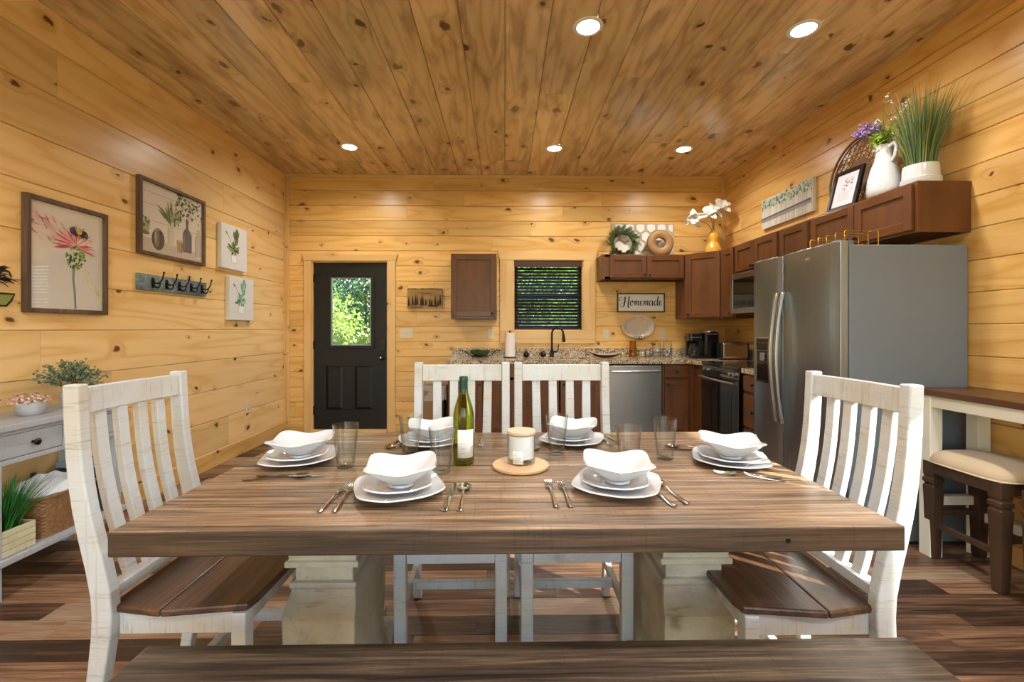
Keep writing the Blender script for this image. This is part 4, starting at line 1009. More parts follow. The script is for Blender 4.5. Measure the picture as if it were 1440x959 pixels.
A.poly('#b9b3a9', [(.245, -.23), (.325, -.23), (.322, -.05), (.305, -.02), (.305, .02), (.268, .02), (.268, -.02), (.248, -.05)]); A.poly('#8d8a80', [(.25, -.225), (.258, -.225), (.258, -.05), (.25, -.05)]); A.ell('#d8d3ca', .285, -.225, .035, .008)
for i in range(3): A.line('#5c5a44', [(.15, .05), (.14+.05*i, .12+.02*i), (.08+.10*i, .20+.0*i)], .003)
for i in range(72):
    q = R3.random(); A.leaf(R3.choice(['#5f6d55', '#7a8770', '#3f4a3c', '#93a088', '#39413a']), .0+.31*R3.random(), .06+.19*q, R3.uniform(.02, .038), R3.uniform(.014, .024), R3.uniform(0, 6.28))
for i in range(22): A.leaf(R3.choice(['#5f6d55', '#3f4a3c', '#93a088']), -.05+.12*R3.random(), .0+.12*R3.random(), .026, .018, R3.uniform(0, 6.28))
A.ell('#b6a898', .285, .06, .012, .015)
A.done('artwork', pr)
part('glazing', MB().box(-w_/2+.024, w_/2-.024, -.022, -.0205, -h_/2+.024, h_/2-.024), PICG, t)
# two plant canvases
CANV = plain('pale_grey_canvas', '#dcdcdc', .7)
for (y, z, pal, lb) in ((4.452, 2.037, ['#5f6b3c', '#7d8a52', '#3f4a2a', '#98a070'], 'upper white canvas with an olive green potted plant on the left wall'),
                        (4.575, 1.552, ['#7fae9b', '#5f9683', '#a4c9ba', '#4b8474'], 'lower white canvas with a mint green potted plant on the left wall')):
    t = onwall('canvas_print', lb, 'picture', y, z)
    w_, h_ = (.415, .42)
    cv = part('canvas', MB().box(-w_/2, w_/2, -.042, -.001, -h_/2, h_/2), CANV, t, bevel=.004)
    A = Art(-.0422); sx = -.01
    A.ell('#c3c3c6', sx, -.125, .034, .010)
    for i in range(9): A.leaf(pal[i % 4], sx+R3.uniform(-.01, .01), -.04, R3.uniform(.06, .09), .026, [.25, .55, 2.55, 2.9, 1.2, 2.0, -.1, 3.3, 1.6][i])
    A.line(pal[2], [(sx, -.06), (sx+.01, .02), (sx+.02, .08)], .006); A.line(pal[1], [(sx, -.05), (sx-.04, .03), (sx-.08, .085)], .004)
    for i in range(8): A.leaf(pal[i % 4], sx+.012+.004*i/2, .0+.01*i, .08, .034, 1.0+.22*(i % 5))
    A.leaf(pal[0], sx+.02, .04, .10, .055, 1.35); A.leaf(pal[2], sx+.03, .05, .07, .02, 1.35); A.leaf(pal[3], sx-.08, .075, .035, .018, 2.3)
    A.poly('#eeeef0', [(sx-.032, -.135), (sx+.032, -.135), (sx+.036, -.05), (sx-.036, -.05)]); A.line('#a9a9ae', [(sx-.036, -.05), (sx-.032, -.135), (sx+.032, -.135), (sx+.036, -.05), (sx-.036, -.05)], .003)
    for i in range(6): A.leaf(pal[i % 4], sx-.02+.008*i, -.05, .03, .016, R3.uniform(-2.6, -.4))
    A.mb.v = [Vector((v.x*1.3, v.y, v.z*1.22+.02)) for v in A.mb.v]
    A.done('artwork', cv)
# coat hook rail
t = onwall('coat_hook_rail', 'weathered blue-green board with five black coat hooks', 'coat rack', 3.69, 1.602)
TEAL = streak('weathered_teal_board', 'yzx', ['#5f6d72', '#82949a', '#9fb0b2', '#b0b0a6', '#9a8b76'], rough=.6, sc=(3., 40.), pk=.5)
part('backboard', MB().box(-.375, .375, -.022, -.001, -.06, .06), TEAL, t, bevel=.002)
for i in range(5):
    x = -.24+.138*i
    hk = MB().prism(rrect(.026, .075, .01, 3, x, 0), 'y', -.026, -.022)
    hk.tube([(x, -.026, .01), (x, -.045, -.005), (x, -.075, .0), (x, -.095, .03), (x, -.105, .072)], [.006, .006, .0055, .005, .0048], 8)
    hk.tube([(x, -.026, -.012), (x, -.04, -.032), (x, -.058, -.038), (x, -.072, -.028), (x, -.076, -.008)], [.006, .006, .0055, .005, .0048], 8)
    hk.lathe([(0, -.008), (.006, -.006), (.008, 0), (.006, .006), (0, .008)], 10, (x, -.105, .076)).lathe([(0, -.007), (.006, -.005), (.007, 0), (.006, .005), (0, .007)], 10, (x, -.076, -.004))
    part('hook', hk, BLACK, t, smooth=40)
# wire wall ornament at left edge
t = onwall('wall_ornament', 'dark twiggy metal wall ornament cut off by the left picture edge', 'wall decor', 2.40, 1.50)
mb = MB()
for i in range(26):
    a = R3.uniform(.1, 1.1) if i % 2 else R3.uniform(-.5, .4); L = R3.uniform(.06, .13)
    mb.tube([(-.02, -.02, .01), (-.02+L*.5*math.cos(a), -.03-R3.random()*.01, .01+L*.6*math.sin(a)+.012), (-.02+L*math.cos(a), -.025, .01+L*.8*math.sin(a))], [.004, .003, .0015], 5)
mb.tube([(-.09, -.012, .09), (-.03, -.02, .095), (.06, -.025, .06), (.075, -.02, .03)], [.004, .004, .004, .002], 6)
part('twigs', mb, plain('dark_bronze', '#2a1c14', .45, .4), t, smooth=60)
mb = MB(); pts = [(-.10, -.045), (.02, -.055), (.09, -.055), (.075, -.09), (.05, -.12), (-.10, -.12), (-.10, -.045)]
mb.tube([(a, -.02, b) for a, b in pts], .005, 6)
part('lantern_frame', mb, plain('dark_bronze', '#2a1c14', .45, .4), t, smooth=60)
part('lantern_glass', MB().prism(pts[:-1][::-1], 'y', -.019, -.016), plain('olive_glass', '#8d8f4e', .3), t)

# ------------------------------------------------------------------ back wall pieces
t = thing('tree_sign', 'small rustic wooden sign with dark carved pine trees right of the door', 'sign', (-.963, YB, 1.627))
r4 = random.Random(3); top = []; 
xs = [-.21+.42*i/22 for i in range(23)]
poly = [(x, -.124+.0*r4.random()) for x in xs]+[(.21+(.008 if i % 2 else -.004), -.12+.24*i/14) for i in range(15)]+[(x, .122+r4.uniform(-.006, .004)) for x in xs[::-1]]+[(-.21-(.008 if i % 2 else -.004), .12-.24*i/14) for i in range(15)]
part('board', MB().prism(poly, 'y', -.03, -.001), wood('sign_wood', 'xzy', light='#a98750', mid='#8f6c3c', dark='#6a4a25', ring=9., rough=.6, vary=.1, attr='obj', blotch=.6), t, bevel=.002)
mb = MB()
for i in range(12):
    x = -.19+.38*i/11+r4.uniform(-.01, .01); h = r4.uniform(.06, .115); b = -.085+r4.uniform(-.01, .01)
    mb.box(x-.003, x+.003, -.033, -.03, b-.018, b+.01)
    for k in range(4):
        w = (.017-.0036*k)*(.8+h*3); z = b+h*k/4; mb.prism([(x-w, z), (x+w, z), (x, z+h*.42)], 'y', -.0345-.0002*i, -.03)
mb.box(.04, .16, -.033, -.03, -.1, -.082).box(-.17, -.03, -.0325, -.03, -.112, -.105).box(-.20, .2, -.033, -.03, .112, .118)
part('carved_trees', mb, plain('burnt_brown', '#2f1c10', .6), t)
lt = MB()      # small carved line of writing, too worn to read
xx = -.05
for i in range(9):
    hgt = .012 if i % 3 else .018
    lt.tube([(xx, -.031, .055), (xx+.004, -.031, .055+hgt), (xx+.009, -.031, .056), (xx+.013, -.031, .055+hgt*.6)], .0016, 5); xx += .0145
part('carved_marks', lt, plain('burnt_brown', '#2f1c10', .6), t)

# script sign
sg = thing('lettered_sign', 'white framed sign reading Homemade in black script below the short cabinet', 'sign', (1.6775, YB, 1.578))
part('frame', frame_mb(-.293, .293, -.117, .117, .014, -.026, -.001), plain('dark_brown_frame', '#3a2c22', .5), sg, bevel=.002)
bd = part('panel', MB().box(-.28, .28, -.016, -.003, -.104, .104), plain('white_sign_board', '#dcd8cf', .55), sg)
def catmull(P, n=7):
    out = []
    for i in range(len(P)-1):
        p0 = P[max(i-1, 0)]; p1 = P[i]; p2 = P[i+1]; p3 = P[min(i+2, len(P)-1)]
        for k in range(n):
            t = k/n; out.append(tuple(.5*((2*b)+(-a+c)*t+(2*a-5*b+4*c-d)*t*t+(-a+3*b-3*c+d)*t**3) for a, b, c, d in zip(p0, p1, p2, p3)))
    return out+[P[-1]]
def stroke(mb, P, wmin, wmax, y=-.0172):
    """broad on down strokes, thin on up strokes"""
    pts = catmull(P); vs = []; fs = []
    for i, (x, z) in enumerate(pts):
        a = pts[max(0, i-1)]; b = pts[min(len(pts)-1, i+1)]; dx, dz = b[0]-a[0], b[1]-a[1]; L = math.hypot(dx, dz) or 1
        w = (wmin+(wmax-wmin)*max(0., -dz/L)**1.3)*1.25; w /= 2
        w *= min(1, .35+i/4, .35+(len(pts)-1-i)/4)
        nx, nz = -dz/L*w, dx/L*w; vs += [(x+nx, y, z+nz), (x-nx, y, z-nz)]
    for i in range(len(pts)-1): fs.append((2*i, 2*i+1, 2*i+3, 2*i+2))
    mb.add(vs, fs)
U = .052      # x-height
def L_H(mb, x):
    stroke(mb, [(x-.012, .060), (x-.03, .066), (x-.045, .054), (x-.046, .038), (x-.036, .028), (x-.02, .034), (x+.0, .052), (x+.018, .074)], .003, .006)
    stroke(mb, [(x+.018, .074), (x+.014, .04), (x+.008, .0), (x+.0, -.028), (x-.015, -.04), (x-.032, -.036), (x-.040, -.022), (x-.034, -.008), (x-.012, .004), (x+.02, .016), (x+.05, .026)], .003, .011)
    stroke(mb, [(x+.062, .078), (x+.056, .04), (x+.050, .0), (x+.048, -.03), (x+.054, -.048)], .003, .011)
    return x+.07
def L_o(mb, x):
    stroke(mb, [(x+.026, U*.62), (x+.012, U*.5), (x+.002, U*.1), (x+.006, -U*.35), (x+.018, -U*.42), (x+.030, -U*.1), (x+.034, U*.3), (x+.026, U*.6), (x+.028, U*.25), (x+.045, U*.18)], .0025, .009); return x+.042
def L_e(mb, x):
    stroke(mb, [(x, -U*.1), (x+.016, U*.08), (x+.027, U*.36), (x+.020, U*.58), (x+.009, U*.38), (x+.005, -U*.05), (x+.012, -U*.40), (x+.024, -U*.38), (x+.040, -U*.02)], .0025, .009); return x+.036
def L_m(mb, x):
    stroke(mb, [(x, U*.2), (x+.010, U*.55), (x+.012, U*.3), (x+.008, -U*.42)], .0025, .009)
    stroke(mb, [(x+.008, -U*.3), (x+.018, U*.3), (x+.028, U*.58), (x+.031, U*.3), (x+.027, -U*.42)], .0025, .009)
    stroke(mb, [(x+.027, -U*.3), (x+.037, U*.3), (x+.047, U*.58), (x+.050, U*.3), (x+.048, -U*.2), (x+.054, -U*.42), (x+.068, -U*.05)], .0025, .009); return x+.064
def L_a(mb, x):
    stroke(mb, [(x+.034, U*.42), (x+.022, U*.60), (x+.006, U*.3), (x+.003, -U*.1), (x+.012, -U*.44), (x+.026, -U*.2), (x+.035, U*.35)], .003, .009)
    stroke(mb, [(x+.039, U*.60), (x+.037, U*.2), (x+.036, -U*.2), (x+.042, -U*.44), (x+.057, -U*.05)], .003, .010); return x+.054
def L_d(mb, x):
    stroke(mb, [(x+.034, U*.42), (x+.022, U*.60), (x+.006, U*.3), (x+.003, -U*.1), (x+.012, -U*.44), (x+.026, -U*.2), (x+.035, U*.35), (x+.046, U*1.1), (x+.053, U*1.5)], .003, .009)
    stroke(mb, [(x+.053, U*1.52), (x+.044, U*1.2), (x+.038, U*.5), (x+.036, -U*.15), (x+.042, -U*.44), (x+.057, -U*.05)], .003, .010); return x+.054
mb = MB(); x = -.212
for f in (L_H, L_o, L_m, L_e, L_m, L_a, L_d, L_e): x = f(mb, x)
mb.v = [Vector(((v.x+.024)*1.13, v.y, v.z*1.15-.010)) for v in mb.v]
part('lettering', mb, plain('black_lettering', '#16130f', .6), bd, fix=False)

# oval platter on wire wall hanger
pt = thing('oval_platter', 'oval cream platter hanging below the lettered sign', 'platter', (1.637, YB-.02, 1.283))
part('platter_body', MB().lathe([(0, .006), (.6, .006), (.72, .010), (.80, .022), (.98, .034), (1., .032), (.82, .016), (.7, .002), (0, .001)], 56, (0, 0, 0), 'y', 1, 1).xf(sc=1), WHITEC, pt, smooth=60)
pb = kids(pt)[0]
for v in pb.data.vertices: v.co = Vector((v.co.x*.205, v.co.y*1., v.co.z*.142))
CREAM = NT('cream_glaze'); tcc = CREAM.n('TexCoord').outputs['Object']; CREAM.bsdf(CREAM.mix(CREAM.noise(tcc, 14., 4.), C('#d8c4ae'), C('#b9a28b')), .2); pb.data.materials[0] = CREAM.m
mb = MB()
for s_ in (-1, 1):
    mb.tube([(s_*(.02+.018*math.cos(a_)), -.05, -.135+.018*math.sin(a_)) for a_ in [i*.45 for i in range(12)]], .0028, 6)
    mb.tube([(s_*.01, -.01, -.155), (s_*.04, -.05, -.155), (s_*.075, -.05, -.135), (s_*.06, -.05, -.115)], .0028, 6)
mb.tube([(0, .010, .145), (0, .010, -.155), (0, -.05, -.158), (0, -.05, -.12)], .0028, 6)
part('wire_hanger', mb, BLACK, pt, smooth=60)

# ------------------------------------------------------------------ counter items (counter top z .918)
CZ = .9185
dt = thing('serving_dish', 'green oval glass dish in a black scrolled metal stand', 'dish', (-.285, 5.42, CZ))
mb = MB()
for s_ in (-1, 1):
    mb.tube([(s_*x, y, z) for x, y, z in ((.24, 0, .088), (.18, 0, .075), (.14, 0, .03), (.06, -.05, .012), (0, -.06, .010))], .005, 6)
    mb.tube([(s_*x, y, z) for x, y, z in ((.24, 0, .088), (.18, 0, .075), (.14, 0, .03), (.06, .05, .012), (0, .06, .010))], .005, 6)
    for k in range(3): mb.tube([(s_*(.14+.028*k+.014*math.cos(a_)), -.01, .055+.006*k+.014*math.sin(a_)) for a_ in [i*.6 for i in range(11)]], .003, 5)
    for sy in (-1, 1): mb.tube([(s_*.09, sy*.045, .016), (s_*.09, sy*.05, 0.003)], .005, 6)
part('stand', mb, BLACK, dt, smooth=60)
dsh = part('dish', MB().lathe([(0, .0), (.55, 0), (.8, .02), (.95, .05), (1., .062), (.97, .062), (.9, .048), (.75, .022), (.5, .006), (0, .006)], 40), plain('green_glazed_glass', '#2c4a1e', .1, coat=.5), dt, smooth=60)
for v in dsh.data.vertices: v.co = Vector((v.co.x*.125, v.co.y*.075, v.co.z+.022))
pt_ = thing('paper_towel_holder', 'roll of white paper towels on a dark metal holder', 'paper towel', (.068, 5.35, CZ))
part('base', MB().lathe([(0, 0), (.075, 0), (.075, .006), (.07, .01), (0, .01)], 32), BLACK, pt_, smooth=40)
part('rod', MB().tube([(0, 0, .01), (0, 0, .30)], .006, 10).lathe([(0, -.012), (.011, -.006), (.012, 0), (.009, .008), (0, .012)], 12, (0, 0, .308)), BLACK, pt_, smooth=60)
part('guard_arm', MB().tube([(.066, 0, .008), (.078, 0, .05), (.078, 0, .10), (.066, 0, .13)], .003, 6), BLACK, pt_, smooth=60)
part('roll', MB().lathe([(.02, .012), (.058, .012), (.06, .014), (.06, .288), (.058, .29), (.02, .29), (.02, .012)], 40), plain('soft_white_paper', '#e9e0d6', .85), pt_, smooth=35)
for (x, y, lb) in ((.262, 5.40, 'small dark oval cap on the counter nearest the paper towel'), (.468, 5.46, 'small dark oval cap on the counter nearest the faucet')):
    q = thing('drain_stopper', lb, 'sink accessory', (x, y, CZ), .3)
    part('cap', MB().lathe([(0, 0), (.012, .002), (.032, .012), (.036, .03), (.03, .052), (.016, .066), (0, .068)], 24), plain('dark_bronze_cap', '#2c201a', .3, .5), q, smooth=60)
    part('grip', MB().tube([(-.022, 0, .055), (0, -.01, .075), (.022, 0, .055)], .004, 6), plain('dark_bronze_cap', '#2c201a', .3, .5), q, smooth=60)
fc = thing('faucet', 'black gooseneck kitchen faucet with pull-down spray head', 'faucet', (.575, 5.47, CZ))
part('base', MB().lathe([(0, 0), (.030, 0), (.030, .006), (.024, .012), (.021, .06), (.017, .09), (0, .09)], 24), BLACK, fc, smooth=50)
pts = [(0, 0, .08), (0, 0, .28)]+[(.0+.02*0+.072*(1-math.cos(a_))*.9, -.075*(1-math.cos(a_))*.35, .28+.075*math.sin(a_)) for a_ in [i*PI/10 for i in range(1, 11)]]
part('spout', MB().tube(pts, .0115, 12), BLACK, fc, smooth=60)
e_ = Vector(pts[-1]); part('spray_head', MB().tube([e_, e_+Vector((.004, -.002, -.05)), e_+Vector((.008, -.003, -.10))], [.013, .018, .021], 14), BLACK, fc, smooth=50)
part('lever', MB().tube([(.02, 0, .062), (.06, 0, .066), (.075, 0, .085), (.078, -.002, .15)], [.012, .009, .007, .006], 10), BLACK, fc, smooth=60)
bw = thing('dough_bowl', 'long dark carved wooden bowl with pale rim on the counter', 'bowl', (1.20, 5.36, CZ))
def canoe(u, v, up=0):
    a = 2*PI*u; r = v; x = .19*r*math.cos(a); y = .065*r*math.sin(a); return (x, y, .006+.03*r**3+.038*(abs(math.cos(a))*r)**3-up)
part('bowl_body', MB().grid(lambda u, v: canoe(u, v), 40, 10, True).join(MB().grid(lambda u, v: canoe(u, 1-v, .006 if v > 0 else 0.0), 40, 10, True)), plain('dark_carved_wood', '#2e1d14', .45), bw, smooth=60)
part('rim', MB().tube([canoe(i/40, 1) for i in range(41)], .006, 6), plain('pale_rim', '#b7a79a', .5), bw, smooth=60)
tag(build('amber_vase', MB().lathe([(0, 0), (.04, 0), (.045, .004), (.044, .05), (.040, .15), (.042, .195), (.039, .195), (.037, .15), (.04, .05), (.04, .01), (0, .008)], 36), AMBER, smooth=50), 'straight amber glass vase below the oval platter', 'vase').location = (1.545, 5.44, CZ)
LIDM = plain('clear_lid', '#cfcabd', .2)
cans = [((1.655, 5.43), .045, .085, ['#d8cf9a', '#b9c07a', '#c9a86a'], 'short glass canister of mixed snacks nearest the amber vase', False), ((1.735, 5.47), .026, .10, ['#bfb6a4'], 'slim small glass canister in the middle of the canisters', False),
        ((1.825, 5.42), .052, .17, ['#cfd0d2', '#8d8f92', '#5e6266'], 'tall lidded glass canister of packets, second from the right', True), ((1.955, 5.42), .052, .17, ['#e2dcd4', '#9aa0ac', '#6a6f7a'], 'tall lidded glass canister of packets nearest the coffee maker', True)]
for (x, y), r, h, cols, lb, lid in cans:
    q = thing('glass_canister', lb, 'jar', (x, y, CZ), 0, 'glass canisters on the counter')
    part('jar', MB().lathe([(0, 0), (r-.003, 0), (r, .004), (r, h*.85), (r*.86, h*.95), (r*.86, h), (r*.86-.002, h), (r*.86-.002, h*.95), (r-.003, h*.84), (r-.003, .008), (0, .007)], 32), GLASS, q, smooth=50)
    if lid: part('lid', MB().lathe([(0, h+.001), (r*.95, h+.001), (r*.98, h+.006), (r*.95, h+.014), (.012, h+.017), (.010, h+.022), (.016, h+.03), (0, h+.036)], 28), GLASS, q, smooth=50)
    mb = MB(); ms = [plain('snack_'+c.strip('#'), c, .7) for c in cols]
    rr = random.Random(int(x*1000))
    for i in range(26):
        a = rr.uniform(0, 2*PI); d_ = (r-.022)*rr.random()**.5; mb.cur = rr.randrange(len(ms)); b = MB().box(-.012, .012, -.004, .004, -.010, .010).xf((d_*math.cos(a), d_*math.sin(a), .022+h*.4*rr.random()), rr.uniform(0, 3), rr.uniform(-1, 1), rr.uniform(-1, 1))
        mb.join(b)
    ct_ = part('contents', mb, ms, q); ct_['kind'] = 'stuff'
cm = thing('coffee_maker', 'black dual coffee maker with glass carafe in the corner of the counter', 'coffee maker', (2.30, 5.26, CZ), -.15)
part('base', MB().prism(rrect(.34, .24, .03), 'z', 0, .03), BLACKP, cm, bevel=.004)
part('column', MB().box(-.165, .165, .03, .12, .03, .26), BLACKP, cm, bevel=.008)
part('brew_head', MB().prism(rrect(.15, .22, .03, 5, -.09, .0), 'z', .20, .285), BLACKP, cm, bevel=.006)
part('single_serve_tower', MB().prism(rrect(.17, .22, .04, 6, .08, .0), 'z', .03, .30), BLACKP, cm, bevel=.008)
part('tower_lid', MB().lathe([(.055, .3005), (.07, .3005), (.07, .312), (.055, .314), (.055, .3005)], 32, (.08, -.01, 0)).box(.02, .14, -.113, -.108, .272, .288), HANDLE, cm, smooth=40)
cf = part('carafe', MB().lathe([(0, 0), (.055, 0), (.062, .01), (.064, .06), (.05, .11), (.045, .125), (.043, .125), (.048, .11), (.061, .06), (.059, .012), (0, .006)], 32, (-.09, -.03, .032)), GLASS, cm, smooth=50)
part('carafe_handle', MB().tube([(-.09, -.085, .14), (-.09, -.13, .13), (-.09, -.13, .07), (-.09, -.09, .05)], .008, 8), BLACKP, cf, smooth=50)
part('carafe_lid', MB().lathe([(0, 0), (.046, 0), (.046, .012), (.03, .02), (0, .02)], 24, (-.09, -.03, .158)), BLACKP, cf, smooth=40)
part('trim_band', MB().box(-.155, -.03, -.113, -.108, .235, .245), HANDLE, cm)
ts = thing('toaster', 'brushed copper-steel toaster behind the range', 'toaster', (2.50, 4.94, CZ), PI/2-.1)
part('body', MB().prism(rrect(.16, .185, .035, 6, 0, .1), 'y', -.125, .125), plain('warm_brushed_steel', '#b59a78', .28, .9), ts, bevel=.006)
part('end_cap', MB().prism(rrect(.15, .175, .03, 6, 0, .1), 'y', .126, .145), BLACKP, ts, bevel=.004); part('end_cap', MB().prism(rrect(.15, .175, .03, 6, 0, .1), 'y', -.145, -.126), BLACKP, ts, bevel=.004)
part('slot', MB().box(-.045, -.015, -.10, .10, .1905, .1935).box(.015, .045, -.10, .10, .1905, .1935), BLACKP, ts)
part('lever', MB().box(-.02, .02, .146, .17, .12, .135), BLACKP, ts, bevel=.003)
kb2 = thing('knife_block', 'black knife block full of wood-handled knives beside the refrigerator', 'knife block', (2.45, 3.80, CZ), -2.8)
part('block', MB().prism([(-.06, 0), (.11, 0), (.11, .06), (.02, .24), (-.09, .19)], 'y', -.055, .055), BLACKP, kb2, bevel=.004)
HW = [plain('tan_knife_handle', '#a98a63', .4), plain('dark_knife_handle', '#2a211c', .4)]
n_ = 0
for i in range(3):
    for j in range(3):
        bx, bz = -.075+.038*i, .20+.0165*i; yy = -.034+.034*j; L = .10+.012*((i+j) % 3)
        dx, dz = -.42, .907
        kp = part('knife_handle', MB().tube([(bx, yy, bz), (bx+dx*L*.5, yy, bz+dz*L*.5), (bx+dx*L, yy, bz+dz*L)], [.009, .011, .010], 8), HW[(i+j) % 2 if j != 1 else 0], kb2, smooth=50)
sb = thing('bagged_bottle', 'small translucent white container on the counter left of the refrigerator', 'container', (2.20, 3.86, CZ), .2)
part('body', MB().prism(rrect(.08, .09, .025, 5), 'z', 0, .105), plain('cloudy_plastic', '#c6cbd0', .25), sb, bevel=.02)
part('neck', MB().tube([(0, 0, .105), (0, 0, .135)], .014, 12).prism([(-.02, .135), (.0, .132), (.02, .138), (.03, .165), (.004, .155), (-.026, .170)], 'y', -.006, .006), plain('cloudy_plastic', '#c6cbd0', .25), sb, smooth=40)
# waste bin
wbn = thing('waste_bin', 'tall black waste bin with clear bag and painted brown reflection at the left end of the cabinets', 'trash can', (-.77, 5.16, 0))
part('bin', MB().prism(rrect(.26, .34, .03), 'z', 0, .62), BLACKP, wbn, bevel=.006)
part('front_reflection', MB().box(-.125, -.005, -.1745, -.1705, .02, .60), plain('brown_reflection_tone', '#8a6641', .4), wbn, bevel=.002)  # brown reflection in the bin front, painted as a thin sheet
mbag = NT('clear_bag'); a1_ = mbag.n('BsdfTransparent', {'Color': (.95, .95, .95, 1)}); a2_ = mbag.n('BsdfPrincipled', {'Base Color': (.8, .78, .72, 1), 'Roughness': .2}); a3_ = mbag.n('MixShader', {0: .4}); mbag.t.links.new(a1_.outputs[0], a3_.inputs[1]); mbag.t.links.new(a2_.outputs[0], a3_.inputs[2]); mbag.t.links.new(a3_.outputs[0], mbag.out.inputs[0])
def bagf(u, v):
    P = rrect(.272, .352, .035, 8); q = P[int(u*len(P)) % len(P)]; k = 1+.03*math.sin(u*40+v*3)*v; return (q[0]*k, q[1]*k, .635-.16*v+.012*math.sin(u*25)*v)
part('bag', MB().grid(bagf, 36, 6, True), mbag.m, wbn, smooth=180)

# ------------------------------------------------------------------ on top of the cabinets
def needle_cloud(mb, c, axis_pts, n, L, w, rr, spread=1.):
    for i in range(n):
        p, d = rr.choice(axis_pts); p = Vector(p); d = Vector(d).normalized()
        q = (d+Vector((rr.uniform(-1, 1), rr.uniform(-1, 1), rr.uniform(-1, 1)))*spread).normalized(); l = L*rr.uniform(.6, 1.2)
        s_ = q.cross(Vector((rr.uniform(-1, 1), rr.uniform(-1, 1), rr.uniform(-1, 1)))).normalized()*w
        b = len(mb.v); mb.add([p-s_, p+s_, p+q*l*.6+s_*.8, p+q*l, p+q*l*.6-s_*.8], [(0, 1, 2, 3, 4)])
hx = thing('hexagon_panel', 'tan panel with white hexagon pattern leaning on the wall above the cabinet', 'wall decor', (1.700, 5.535, ZT+.001), 0, None, -.04)
part('panel', MB().box(-.38, .38, -.012, .006, .0, .425), plain('tan_panel', '#b3a188', .6), hx, bevel=.003)
mb = MB(); R0 = .062
for i in range(-1, 7):
    for j in range(-1, 5):
        cx = -.36+i*.15*.87+(.065 if j % 2 else 0); cz = .03+j*.115
        pl_ = [(cx+R0*.86*math.cos(PI/6+k*PI/3)*1.02, cz+R0*math.sin(PI/6+k*PI/3)) for k in range(6)]
        pl_ = [(min(max(a, -.365), .365), min(max(b, .012), .413)) for a, b in pl_]
        ar = sum(pl_[k][0]*pl_[(k+1) % 6][1]-pl_[(k+1) % 6][0]*pl_[k][1] for k in range(6))
        if abs(ar) > .0008: mb.prism(pl_, 'y', -.0155, -.0125)
part('hexagons', mb, plain('white_hexagon', '#e6e0d6', .5), hx)
wr = thing('evergreen_wreath', 'green evergreen wreath with pinecones leaning above the cabinet', 'wreath', (1.43, 5.46, ZT+.165), 0, None, -.12)
r6 = random.Random(12); ring = [(Vector((.125*math.cos(a_), 0, .125*math.sin(a_))), a_) for a_ in [i*2*PI/40 for i in range(41)]]
part('twig_ring', MB().tube([p for p, a in ring], .014, 7), plain('brown_twig', '#4a3524', .8), wr, smooth=60)
ax = []
for i in range(70):
    a_ = r6.uniform(0, 2*PI); p0 = Vector((.125*math.cos(a_), r6.uniform(-.02, .0), .125*math.sin(a_))); tdir = Vector((-math.sin(a_), 0, math.cos(a_)))*-1; rad = Vector((math.cos(a_), 0, math.sin(a_)))
    d_ = (tdir*.8+rad*r6.uniform(-.25, .75)+Vector((0, -.35*r6.random(), 0))).normalized()
    for k in range(7): ax.append((p0+d_*.014*k, d_))
nm_ = MB(); needle_cloud(nm_, None, ax, 5200, .055, .0016, r6, .55)
for v in nm_.v:
    if v.z < -.158: v.z = -.158+(v.z+.158)*.02
    if v.y > .035: v.y = .035
part('needles', nm_, plain('deep_green_needles', '#66784a', .6), wr, fix=False)
for (a_, s_) in ((2.3, 1.3), (4.35, 1.), (5.2, .9), (.1, .8), (3.9, .8), (5.0, .9)):
    mb = MB()
    for k in range(7): mb.lathe([(0, -.004+.006*k), ((.018-.002*abs(k-2))*s_, .003+.006*k), ((.013-.002*abs(k-2))*s_, .004+.006*k), (0, .005+.006*k)], 9)
    part('pinecone', mb.xf((.125*math.cos(a_), -.035, .125*math.sin(a_)-.015), 0, .8), plain('pinecone_brown', '#4d2e1a', .7), wr, smooth=30)
tag(build('white_disc', MB().lathe([(0, 0), (.075, 0), (.079, .006), (.075, .014), (0, .014)], 36, (0, 0, 0), 'y'), plain('cream_disc', '#e4dccb', .5), smooth=40), 'round cream disc standing inside the evergreen wreath', 'decoration').location = (1.45, 5.50, ZT+.081)
dn = thing('wooden_ring', 'round carved light wood ring ornament standing on the cabinet', 'decoration', (1.86, 5.42, ZT+.158), 0, None, -.08)
DNW = NT('radial_carved_wood'); tcd = DNW.n('TexCoord').outputs['Object']; sp_ = DNW.n('SeparateXYZ'); DNW.t.links.new(tcd, sp_.inputs[0]); an_ = DNW.M('ARCTAN2', sp_.outputs[2], sp_.outputs[0]); nn_ = DNW.noise(DNW.vec(DNW.M('MULTIPLY', an_, 14.), 0., 0.), 1., 3., .6)
DNW.bsdf(DNW.mix(nn_, C('#a57c4c'), C('#7c5830')), .5, bump=nn_, bstr=.4, bdist=.003)
part('ring', MB().lathe([(.062, .0), (.062, .042), (.066, .047), (.11, .056), (.15, .05), (.158, .035), (.158, .012), (.15, .0), (.062, .0)], 56, (0, 0, 0), 'y'), DNW.m, dn, smooth=60)
yv = thing('yellow_vase', 'ribbed yellow ceramic vase holding white flowers on the corner cabinet', 'vase', (2.44, 5.27, ZT+.001))
YV = plain('yellow_glaze', '#dca338', .15, coat=.4)
prof = [(0, 0), (.078, 0), (.083, .01), (.088, .045), (.082, .08), (.066, .115), (.052, .140), (.05, .15), (.058, .18), (.062, .21), (.055, .24), (.036, .262), (.022, .285), (.020, .30), (.016, .30), (.016, .28), (0, .26)]
mbv = MB().lathe(prof, 96)
for i, v in enumerate(mbv.v):
    a_ = math.atan2(v.y, v.x); k = 1+.012*math.cos(a_*24); v.x *= k; v.y *= k
part('body', mbv, YV, yv, smooth=60)
